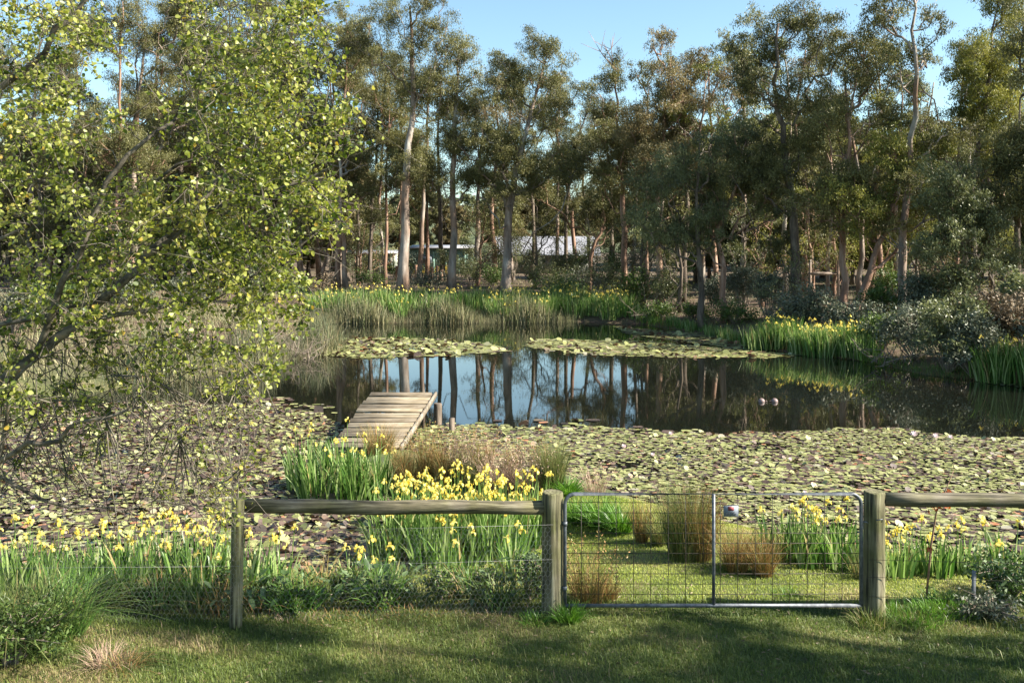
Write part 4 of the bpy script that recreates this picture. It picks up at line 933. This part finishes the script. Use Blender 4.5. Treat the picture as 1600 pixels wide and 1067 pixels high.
# left fence
lf_root = empty('post_and_rail_fence', (X(613), 9.3, .44), 'weathered round post and rail fence with wire netting left of the gate', 'fence')
lb = A(lf_root.location)
pl = A([X(368, 9.15), 9.15, float(gz(X(368, 9.15), 9.15))]); pm = A([X(863), D0, float(gz(X(863), D0))])
o = obj('post', shade(post_mesh('post', .062, Zp(778, 9.15) - pl[2], (.02, 0))), lf_root, tuple(pl - lb), label='thin pale post at the left end of the rail')
o = obj('post', shade(post_mesh('post', .112, Zp(768) - pm[2])), lf_root, tuple(pm - lb), label='thick post between rail and gate')
ra = A([X(371, 9.15), 9.25, Zp(795, 9.15)]); rb_ = A([X(850), D0, Zp(793)])
obj('rail', shade(rail_geo(ra - lb, rb_ - lb, .072).mesh('rail', M['railw'])), lf_root)
def netting(root, base, pa, pb, z0, z1, cell=.05):
    """hexagonal wire netting as thin flat strands"""
    L = np.linalg.norm(pb[:2] - pa[:2]); u_ = (pb - pa) / L; u_[2] = 0
    segs = []; nx = int(L / cell); nz_ = int((z1 - z0) / (cell * .9))
    for j in range(nz_):
        for i in range(nx):
            x = (i + .5 * (j % 2)) * cell; z = z0 + j * cell * .9
            segs += [((x, z), (x, z + cell * .45)), ((x, z + cell * .45), (x + cell / 2, z + cell * .9)), ((x, z + cell * .45), (x - cell / 2, z + cell * .9))]
    S = A(segs); a = pa[:2] + S[:, 0, :1] * u_[:2]; b = pa[:2] + S[:, 1, :1] * u_[:2]
    sag = lambda x, z: np.stack([.012 * np.sin(x * 5 + z * 3)] , 1)
    Pa = np.concatenate([a, S[:, 0, 1:]], 1); Pb = np.concatenate([b, S[:, 1, 1:]], 1)
    Pa[:, 1:2] += sag(S[:, 0, 0], S[:, 0, 1]) ; Pb[:, 1:2] += sag(S[:, 1, 0], S[:, 1, 1])
    dv = unit(Pb - Pa); sd = np.cross(dv, A([0, 1., 0])) * .0009
    V = np.stack([Pa - sd, Pa + sd, Pb + sd, Pb - sd], 1).reshape(-1, 3) - base
    g = G(); g.add(V, np.arange(len(V)).reshape(-1, 4))
    for z in ((z0 + z1) / 2 + .1, z1):
        g.tube([A([pa[0], pa[1], z]) - base, A([(pa[0] + pb[0]) / 2, (pa[1] + pb[1]) / 2, z - .01]) - base, A([pb[0], pb[1], z]) - base], .0013, 4, .5)
    obj('wire_netting', g.mesh('wire_netting', M['netwire']), root)
netting(lf_root, lb, pl + A([0, -.07, 0]), pm + A([0, -.12, 0]), .5, 1.42)
netting(lf_root, lb, pl + A([-4.2, -.1, 0]), pl + A([0, -.07, 0]), .5, 1.42)
# right fence
rf_root = empty('post_and_rail_fence', (X(1366), D0, .44), 'mossy round post and rail fence with plain wires right of the gate', 'fence')
rb0 = A(rf_root.location); pr = A([X(1366), D0, float(gz(X(1366), D0))])
obj('post', shade(post_mesh('post', .108, Zp(767) - pr[2])), rf_root, tuple(pr - rb0), label='thick mossy post at the right end of the gate')
pe = A([X(1366) + 3.4, D0 + .05, float(gz(X(1366) + 3.4, D0))])
obj('post', shade(post_mesh('post', .1, 1.27)), rf_root, tuple(pe - rb0), label='post out of frame at the right end of the rail')
obj('rail', shade(rail_geo(A([X(1380), D0, Zp(780)]) - rb0, pe + A([0, 0, 1.17]) - rb0, .074).mesh('rail', M['railw'])), rf_root)
for py in (868, 895, 925):
    g = G(); a = A([X(1350), D0 - .115, Zp(py)]) - rb0; b = A([pe[0], D0 - .1, Zp(py + 6)]) - rb0
    g.tube([a, (a + b) / 2 - A([0, 0, .03]), b], .0022, 4); obj('wire', g.mesh('wire', M['wire']), rf_root)
g = G(); a = A([X(1366), D0 - .118, Zp(807)]) - rb0
g.tube([a + A([-.03, 0, 0]), a + A([0, -.02, .01]), a + A([.03, -.015, .015]), a + A([.03, 0, -.02])], .006, 6)
obj('wire_staple', g.mesh('wire_staple', M['galv']), rf_root)
# gate
gx0, gx1, gz0, gz1 = X(882), X(1342), Zp(942), Zp(769)
gate = empty('farm_gate', (gx0, D0 - .06, gz0), 'long galvanised tube farm gate filled with square wire mesh', 'gate'); gb = A(gate.location)
def P3(x, z): return A([x, D0 - .06, z]) - gb
rc = .11; tr_ = .0195; pts = []
for cx, cz, a0, a1 in ((gx0 + rc, gz1 - rc, 180, 90), (gx1 - rc, gz1 - rc, 90, 0)):
    for k in range(7):
        a = R(a0 + (a1 - a0) * k / 6); pts.append(P3(cx + rc * math.cos(a), cz + rc * math.sin(a)))
pts = [P3(gx0, gz0)] + pts + [P3(gx1, gz0)]
g = G(); g.tube(pts, tr_, 12, .5); obj('frame_tube', g.mesh('frame_tube', M['galv'], smooth=True), gate)
g = G(); g.tube([P3(gx0, gz0), P3(gx1, gz0)], tr_, 12, .5); obj('bottom_rail', g.mesh('bottom_rail', M['galv'], smooth=True), gate)
g = G(); g.tube([P3(X(1113), gz0), P3(X(1113), gz1)], tr_ * .9, 12, .5); obj('centre_stay', g.mesh('centre_stay', M['galv'], smooth=True), gate)
g = G()
x = gx0 + .17
while x < gx1 - .03:
    g.tube([P3(x, gz0) + A([0, .012, 0]), P3(x + .004, (gz0 + gz1) / 2) + A([0, .012, 0]), P3(x, gz1) + A([0, .012, 0])], .0034, 4); x += .1815
z = gz0 + .115
while z < gz1 - .02:
    g.tube([P3(gx0, z) + A([0, .0165, 0]), P3((gx0 + gx1) / 2, z - .003) + A([0, .0165, 0]), P3(gx1, z) + A([0, .0165, 0])], .0034, 4); z += .106
obj('wire_mesh', g.mesh('wire_mesh', M['wire']), gate)
for zz in (Zp(815), Zp(915)):
    g = G(); c = P3(gx0, zz); g.tube([c + A([-.0, 0, -.02]), c + A([0, 0, .02])], .026, 10); g.tube([c, c + A([-.05, .02, 0])], .009, 8)
    obj('hinge', g.mesh('hinge', M['galv']), gate)
g = G(); c = P3(gx1, Zp(812)); g.tube([c, c + A([.05, -.01, 0]), c + A([.09, .01, -.03])], .006, 6); obj('latch', g.mesh('latch', M['galv']), gate)
sg = empty('gate_sign', (X(1139), D0 - .085, Zp(794.5)), 'small white metal sign with red and black lettering wired to the gate mesh', 'sign')
g = G(); g.box((0, 0, 0), (.155, .003, .115), v=.5); obj('plate', g.mesh('plate', M['white']), sg)
def letters(root, name, mat, z, x0, x1, h, n_):
    g = G(); wv = (x1 - x0) / n_
    for k in range(n_):
        xa = x0 + k * wv
        g.box((xa + wv * .15, -.0035, z), (wv * .18, .002, h)); 
        if k % 3 != 1: g.box((xa + wv * .45, -.0035, z + h * .41), (wv * .4, .002, h * .18))
        if k % 2: g.box((xa + wv * .45, -.0035, z - h * .41), (wv * .4, .002, h * .18))
        if k % 3: g.box((xa + wv * .7, -.0035, z), (wv * .16, .002, h * .62))
    obj(name, g.mesh(name, mat), root)
g = G(); g.box((0, -.0025, .027), (.06, .002, .042)); obj('red_panel', g.mesh('red_panel', M['red']), sg)
letters(sg, 'lettering', M['black'], -.012, -.035, .04, .011, 6); letters(sg, 'lettering', M['black'], -.03, -.055, .055, .011, 9)
# metal stake
g = G(); b = gx(1521, 9.6)
g.box((0, 0, .14), (.045, .006, .5), rot=rotx(.06), bev=.001); g.box((0, .018, .14), (.006, .032, .5), rot=rotx(.06), bev=.001)
obj('metal_stake', g.mesh('metal_stake', M['galv']), None, tuple(b), label='short galvanised metal stake standing beside dead plants at right', cat='stake')
# red leaved sapling
b = gx(1447, 9.75); rs = empty('sapling', tuple(b), 'spindly sapling with rust red leaves crossing the right rail', 'sapling'); g = G(); g2 = G()
st = [wp(1447, 900, 9.75), wp(1455, 850, 9.7), wp(1463, 800, 9.65), wp(1475, 772, 9.6), wp(1490, 735, 9.55)]; st[0] = b
g.tube(A(st) - b, [.012, .010, .008, .006, .003], 6)
obj('stem', g.mesh('stem', M['bark_red']), rs)
pts = []
for (px, py, sp) in [(1452, 778, 10), (1468, 782, 8), (1480, 770, 6), (1478, 786, 6), (1458, 790, 7), (1450, 858, 5)]:
    c = wp(px, py, 9.62) - b
    for _ in range(14): pts.append(c + rng.normal(size=3) * sp / 150 * .55)
pts = A(pts); V_, F_, v_ = leaf_quads(pts, rng.normal(size=pts.shape) + A([0, 0, -.6]), .06, .028, rng.random(len(pts)))
obj('leaves', mesh('leaves', V_, [F_], M['redleaf'], v_), rs)

# ------------------------------------------------------------------ timber platform, floats
jf = A([[-3.43, 21.8, .74], [-1.90, 21.8, .74]]); jn = A([[-3.70, 18.0, .24], [-2.30, 18.0, .24]])
jt = empty('timber_platform', (-2.8, 19.9, .4), 'weathered grey plank platform sloping up over the water', 'jetty'); jb = A(jt.location)
npk = 12
for k in range(npk):
    t = (k + .5) / npk; a = jn[0] + (jf[0] - jn[0]) * t; b = jn[1] + (jf[1] - jn[1]) * t
    ln = np.linalg.norm(b - a); wv = 3.83 / npk * [.84, .76, .9, .68, .86, .74, .9, .70, .88, .64, .9, .9][k]
    g = G(); slope = math.atan2(.5, 3.8)
    ang = math.atan2((b - a)[1], (b - a)[0]) + rng.normal() * .012
    g.box((0, 0, 0), (ln + rng.uniform(-.05, .06), wv, .035), rot=rotz(ang) @ rotx(slope + rng.normal() * .015), bev=.006)
    o = obj('plank', g.mesh('plank', M['plank%d' % (k * 7 % 3)]), jt, tuple((a + b) / 2 - jb + A([rng.normal() * .015, 0, rng.normal() * .006])))
for sx_ in (.06, .5, .965):
    a = jn[0] + (jn[1] - jn[0]) * sx_ + A([0, 0, -.075]); b = jf[0] + (jf[1] - jf[0]) * sx_ + A([0, 0, -.075]); c = (a + b) / 2; dv = b - a
    g = G(); g.box((0, 0, 0), (.07, np.linalg.norm(dv), .11), rot=rotz(-math.atan2(dv[0], dv[1])) @ rotx(math.atan2(dv[2], np.linalg.norm(dv[:2]))), bev=.005)
    obj('beam', g.mesh('beam', M['plank']), jt, tuple(c - jb))
# raised edge board at the right
a = jn[1] + A([.02, 0, .0]); b = jf[1] + A([.02, 0, .0]); c = (a + b) / 2; dv = b - a
g = G(); g.box((0, 0, 0), (.05, np.linalg.norm(dv), .12), rot=rotz(-math.atan2(dv[0], dv[1])) @ rotx(math.atan2(dv[2], np.linalg.norm(dv[:2]))), bev=.005)
obj('edge_board', g.mesh('edge_board', M['plank']), jt, tuple(c - jb + A([.035, 0, -.03])))
for (x, y, top, r) in [(-1.80, 21.72, .50, .10), (-3.33, 21.6, .58, .09), (-2.55, 19.6, .30, .08), (-3.45, 19.6, .30, .08)]:
    me = shade(post_mesh('post', r, top + .2, mat='bark_dark')); obj('post', me, jt, tuple(A([x, y, -.2]) - jb))
g = G(); g.tube([(0, 0, -.5), (0, 0, .3)], .07, 10)
obj('mooring_post', g.mesh('mooring_post', M['bark_dark'], smooth=True), None, tuple(A([X(706, 20.9), 20.9, 0])), label='short dark stump in the water right of the platform', cat='stump')
for (px, lb_) in [(1190, 'left of the two round pale floats on open water'), (1210.5, 'right of the two round pale floats on open water')]:
    d = 24.8; g = G(); N_ = 10; r = .09
    th = np.linspace(0, math.pi, N_ + 1); g.tube([(0, 0, -r * math.cos(t)) for t in th], [max(.004, r * math.sin(t)) for t in th], 16)
    root = empty('mooring_float', (X(px, d), d, 0.0), lb_, 'float')
    o = obj('ball', g.mesh('ball', M['float'], smooth=True), root, (0, 0, .012))
    g = G(); sgn = 1 if px < 1200 else -1
    g.tube([(sgn * .095, 0, .01), (sgn * .13, 0, .03), (sgn * .15, 0, .005)], .01, 6); obj('eyelet', g.mesh('eyelet', M['float']), root)

# ------------------------------------------------------------------ far buildings, rails
DH = 88.0
def at(px, py, d=DH): return wp(px, py, d)
hz = float(gz(0, DH)) - .1
def house():
    a = at(772, 430); b = at(935, 430); x0, x1 = a[0], b[0]; ze = at(0, 397)[2]; zr = at(0, 369)[2]; yd = 7.0
    root = empty('house', ((x0 + x1) / 2, DH, hz), 'low house with a grey corrugated roof behind the gums', 'house'); rb = A(root.location)
    def Q(x, y, z): return A([x, y, z]) - rb
    g = G(); g.box(Q((x0 + x1) / 2, DH + yd / 2, (hz + ze) / 2), (x1 - x0 - .8, yd, ze - hz)); obj('wall', g.mesh('wall', M['wall']), root)
    g = G(); n_ = 60; xs = np.linspace(x0 - .2, x1 + .2, 2 * n_ + 1); V = []
    for i, x in enumerate(xs):
        c = .03 * (i % 2); V += [Q(x, DH - .6, ze - .05 + c), Q(x, DH + yd / 2, zr + c), Q(x, DH + yd + .6, ze - .05 + c)]
    i = np.arange(2 * n_)[:, None] * 3
    g.add(V, [i + A([[0, 3, 4, 1]]), i + A([[1, 4, 5, 2]])])
    rf = obj('roof', g.mesh('roof', M['roof']), root)
    g = G(); g.box(Q((x0 + x1) / 2, DH - .66, ze - .1), (x1 - x0 + .4, .12, .12)); obj('gutter', g.mesh('gutter', M['white']), rf)
    for wx in (at(790, 0)[0], at(845, 0)[0], at(880, 0)[0], at(905, 0)[0]):
        f = obj('window', (lambda g: (g.box((0, 0, 0), (1.1, .08, 1.0)), g.mesh('window', M['white']))[1])(G()), root, tuple(Q(wx, DH - .03, hz + 1.6)))
        obj('pane', (lambda g: (g.box((0, 0, 0), (.96, .02, .86)), g.mesh('pane', M['glass']))[1])(G()), f, (0, -.05, 0))
house()
def shedb(name, px0, px1, py1, py0, d, mat, label, rm='roof'):
    x0 = at(px0, 0, d)[0]; x1 = at(px1, 0, d)[0]; z1 = at(0, py1, d)[2]; z0 = float(gz((x0 + x1) / 2, d)) - .1
    root = empty(name, ((x0 + x1) / 2, d, z0), label, 'shed')
    g = G(); n_ = int((x1 - x0) / .3)
    for k in range(n_):
        g.box((x0 + (k + .5) * (x1 - x0) / n_ - (x0 + x1) / 2, (.0 if k % 2 else .025), (z1 - z0) / 2), ((x1 - x0) / n_, .06, z1 - z0))
    g.box((0, 2.1, (z1 - z0) / 2), (x1 - x0 - .02, 4, z1 - z0 - .02)); obj('wall', g.mesh('wall', M[mat]), root)
    g = G(); g.box((0, 2, z1 - z0 + .15), (x1 - x0 + .3, 4.6, .08), rot=rotx(.06)); obj('roof', g.mesh('roof', M[rm]), root)
    f = obj('window', (lambda g: (g.box((0, 0, 0), (1.2, .05, .8)), g.mesh('window', M['white']))[1])(G()), root, ((x1 - x0) * -.25, -.05, 1.5))
    obj('pane', (lambda g: (g.box((0, 0, 0), (1.06, .02, .66)), g.mesh('pane', M['glass']))[1])(G()), f, (0, -.035, 0))
shedb('garden_shed', 640, 738, 388, 425, 86, 'shed', 'pale green boarded shed between the thick grey trunks')
shedb('garden_shed', 530, 618, 396, 420, 92, 'shedpale', 'pale cream shed behind the left group of trunks')
# little paddock posts in front of the shed
for i, (px, h) in enumerate([(620, 1.2), (650, 1.3), (675, 1.1), (683, 1.2), (690, .9)]):
    o = obj('fence_post', shade(post_mesh('fence_post', .12, h, mat='bark_red')), None, tuple(gx(px, 72)), label='short brown fence post standing in front of the green shed', cat='post', group='short posts before the green shed')
# timber rail frame of unknown use among the right trees
b = gx(1288, 47); root = empty('timber_rail_stand', tuple(b), 'simple timber rail on two posts among the trunks at right', 'rail'); s = 47 / FPX
g = G(); g.tube([(-24 * s, 0, 53 * s), (24 * s, .1, 53 * s)], .09, 8); obj('rail', g.mesh('rail', M['bark_pale']), root)
for q_ in (-22, 22):
    g = G(); g.tube([(q_ * s, 0, -.2), (q_ * s, 0, 75 * s)], .07, 8); obj('post', g.mesh('post', M['bark_pale']), root)

# ------------------------------------------------------------------ near tree at the left
def near_tree():
    base = A([-7.4, 7.6, float(gz(-7.4, 7.6))])
    trunk = [base + A([0, 0, -.2]), A([-7.3, 7.6, 1.2]), A([-7.1, 7.6, 2.2]), A([-6.9, 7.6, 3.4]), A([-6.7, 7.55, 4.8]), A([-6.4, 7.6, 6.2]), A([-6.1, 7.6, 7.8])]
    tr = [.24, .2, .18, .16, .13, .1, .06]
    limbs = [  # visible limbs: picture points with depth, radius px at start / end
        ([(-300, 640, 7.6), (-80, 630, 7.5), (0, 605, 7.4), (60, 548, 7.3), (120, 505, 7.3), (185, 455, 7.3), (230, 400, 7.4), (300, 330, 7.5), (345, 270, 7.6), (400, 205, 7.7), (470, 160, 7.8)], 15, 3),
        ([(-250, 300, 7.5), (-100, 210, 7.4), (30, 110, 7.3), (95, 48, 7.2), (135, 5, 7.2), (200, -60, 7.2)], 8, 4),
        ([(-80, 560, 7.6), (0, 505, 7.5), (60, 495, 7.4), (110, 478, 7.3), (170, 470, 7.3)], 6, 3),
        ([(-200, 745, 7.4), (-60, 735, 7.2), (0, 715, 7.1), (40, 690, 7.0), (85, 690, 6.9), (130, 660, 6.9), (200, 640, 6.9)], 8, 3),
        ([(60, 548, 7.3), (100, 440, 7.1), (150, 340, 7.0), (170, 285, 7.0), (205, 245, 7.0), (240, 200, 7.1), (275, 185, 7.2)], 7, 3),
        ([(-120, 400, 8.0), (0, 375, 8.0), (80, 330, 8.0), (150, 350, 8.0), (280, 260, 8.2), (330, 250, 8.2), (430, 300, 8.3)], 6, 2),
        ([(120, 505, 7.3), (240, 480, 7.6), (330, 470, 7.8), (420, 420, 8.0), (500, 360, 8.1)], 5, 2),
        ([(-60, 735, 7.2), (60, 780, 7.3), (150, 790, 7.5), (240, 785, 7.8), (330, 790, 8.0)], 5, 2),
        ([(0, 715, 7.1), (20, 600, 6.8), (60, 560, 6.7)], 4, 2),
        ([(230, 400, 7.4), (330, 330, 7.2), (420, 300, 7.1), (520, 260, 7.2)], 5, 2),
    ]
    g = G(); nodes = [A(p_) for p_ in trunk]; fixed = []
    g.tube(trunk, tr, 12)
    for pts, r0, r1 in limbs:
        Pp = [wp(x, y, d) for x, y, d in pts]; Pp = A(Pp); k = len(Pp)
        # join the first point to the trunk
        if pts[0][0] < 0:
            i = int(np.argmin([np.linalg.norm(t - Pp[0]) + max(0, t[2] - Pp[0][2]) * 3 for t in trunk])); Pp = np.concatenate([[trunk[i]], Pp]); k += 1
        F_ = []
        for i in range(k - 1):
            for t in (0, .5): F_.append(Pp[i] + (Pp[i + 1] - Pp[i]) * t + (rng.normal(size=3) * .02 if i else 0))
        F_.append(Pp[-1]); F_ = A(F_)
        rr = np.linspace(r0, r1, len(F_)) / 188 * .62
        g.tube(F_, rr * 1.25, 8, caps=False); nodes += list(F_)
    # leaf clusters: (px, py, rx, ry, count)
    ells = [(60, 90, 95, 90, 52), (30, 260, 90, 90, 46), (190, 330, 110, 60, 34), (120, 200, 70, 60, 14), (400, 150, 100, 90, 56), (470, 80, 60, 70, 26), (330, 190, 70, 60, 20), (470, 260, 80, 60, 44), (370, 320, 90, 60, 44),
            (260, 400, 110, 60, 40), (400, 400, 80, 50, 36), (120, 420, 110, 50, 34), (300, 470, 100, 45, 30), (430, 470, 60, 50, 18), (100, 520, 100, 50, 24), (60, 600, 100, 50, 26), (220, 560, 90, 40, 20), (370, 560, 90, 50, 22),
            (200, 650, 110, 50, 12), (330, 690, 100, 60, 14), (90, 690, 90, 50, 10), (290, 780, 80, 40, 12), (350, 60, 60, 60, 14), (430, 0, 80, 40, 14), (300, 0, 60, 40, 5), (-120, 200, 120, 220, 60), (-120, 550, 100, 150, 30), (60, -60, 160, 60, 30), (330, 800, 40, 30, 5),
            (520, 190, 40, 50, 12), (500, 330, 50, 35, 12), (120, 30, 60, 40, 10)]
    targets = []; cnts = []
    for (cx, cy, rx, ry, n_) in ells:
        for _ in range(int(n_ * (1.15 if cx > 320 else 1.0))):
            u_ = unit(rng.normal(size=2)) * math.sqrt(rng.random()); d = rng.uniform(6.6, 8.9)
            if cx > 380: d = rng.uniform(6.8, 8.4)
            if cy > 740: d = rng.uniform(7.4, 8.9)
            targets.append(wp(cx + u_[0] * rx, cy + u_[1] * ry, d)); cnts.append(rng.integers(20, 40) if cy < 620 else rng.integers(7, 18))
    order = np.argsort([min(np.linalg.norm(A(nodes) - t, axis=1)) for t in targets])
    NN = list(nodes)
    for oi in order:
        t = targets[oi]; d = np.linalg.norm(A(NN) - t, axis=1); i = int(np.argmin(d + .1 * np.maximum(0, A(NN)[:, 0] - t[0]))); s = NN[i]; L = d[i]
        kk = 3 if L > .25 else 2; pth = [s]
        for q_ in range(1, kk + 1):
            f = q_ / kk; pth.append(s + (t - s) * f + (rng.normal(size=3) * .08 * L + A([0, 0, .08 * L]) if q_ < kk else 0))
        r0 = .0035 + .006 * min(L, .8); g.tube(pth, np.linspace(r0, .0028, len(pth)), 5, caps=False); NN += pth[1:]
    # bare twigs
    for _ in range(700):
        c = NN[rng.integers(len(nodes), len(NN))]; e = c + rng.normal(size=3) * A([.25, .15, .2]); mid = (c + e) / 2 + rng.normal(size=3) * .04
        g.tube([c, mid, e], [.004, .003, .0015], 3, caps=False)
    for _ in range(260):
        b_ = wp(rng.uniform(-20, 380), rng.uniform(520, 770), rng.uniform(6.8, 8.2)); e = b_ + A([rng.uniform(-.1, .35), rng.normal() * .1, -rng.uniform(.1, .5)]); mid = (b_ + e) / 2 + rng.normal(size=3) * .05
        j = int(np.argmin(np.linalg.norm(A(NN) - b_, axis=1))); g.tube([NN[j], b_, mid, e], [.006, .005, .004, .002], 4, caps=False)
    # leaves, heart shaped, folded on the midrib
    Pc = []; v = []
    for t, n_ in zip(targets, cnts):
        tint = rng.normal(.48, .2); ntw = 5; per = int(n_ * 1.25 / ntw) + 1
        for _ in range(ntw):
            e = t + rng.normal(size=3) * A([.14, .13, .12]); m_ = (t + e) / 2 + rng.normal(size=3) * .02
            g.tube([t, m_, e], [.0028, .0022, .0014], 3, caps=False)
            f = rng.random(per)[:, None]
            Pc.append(t * (1 - f) + e * f + rng.normal(size=(per, 3)) * .026); v.append(np.clip(tint + rng.normal(size=per) * .22, 0, .93) + (rng.random(per) < .04) * .3)
    Pc = np.concatenate(Pc); v = np.clip(np.concatenate(v), 0, 1); n_ = len(Pc)
    Dv = unit(rng.normal(size=(n_, 3)) * A([1, 1, .7]) + A([0, 0, -.7])); S = unit(np.cross(Dv, rng.normal(size=(n_, 3)))); Nn = np.cross(Dv, S)
    L = (.034 * rng.uniform(.6, 1.3, n_))[:, None]; Wd = L * .47; fd = L * .10
    b0 = Pc - Dv * L * .5; tip = Pc + Dv * L * .55; mid = Pc + Nn * 0
    row = [b0, Pc - Dv * L * .38 + S * Wd * .8 + Nn * fd, Pc + S * Wd * 1.0 + Nn * fd * 1.2, Pc + Dv * L * .3 + S * Wd * .6 + Nn * fd * .6, tip,
           Pc + Dv * L * .3 - S * Wd * .6 + Nn * fd * .6, Pc - S * Wd * 1.0 + Nn * fd * 1.2, Pc - Dv * L * .38 - S * Wd * .8 + Nn * fd, ]
    V = np.stack(row, 1).reshape(-1, 3); i = np.arange(n_)[:, None] * 8
    F1 = i + A([[0, 1, 2, 3, 4]]); F2 = i + A([[0, 4, 5, 6, 7]])
    root = empty('round_leaved_tree', tuple(base), 'near tree with round yellow green leaves and lichened limbs reaching in from the left', 'tree')
    obj('trunk', g.mesh('trunk', M['bark_near'], smooth=True), root, tuple(-base))
    obj('leaves', mesh('leaves', V, [F1, F2], M['poplar'], np.repeat(v, 8)), root, tuple(-base))
near_tree()
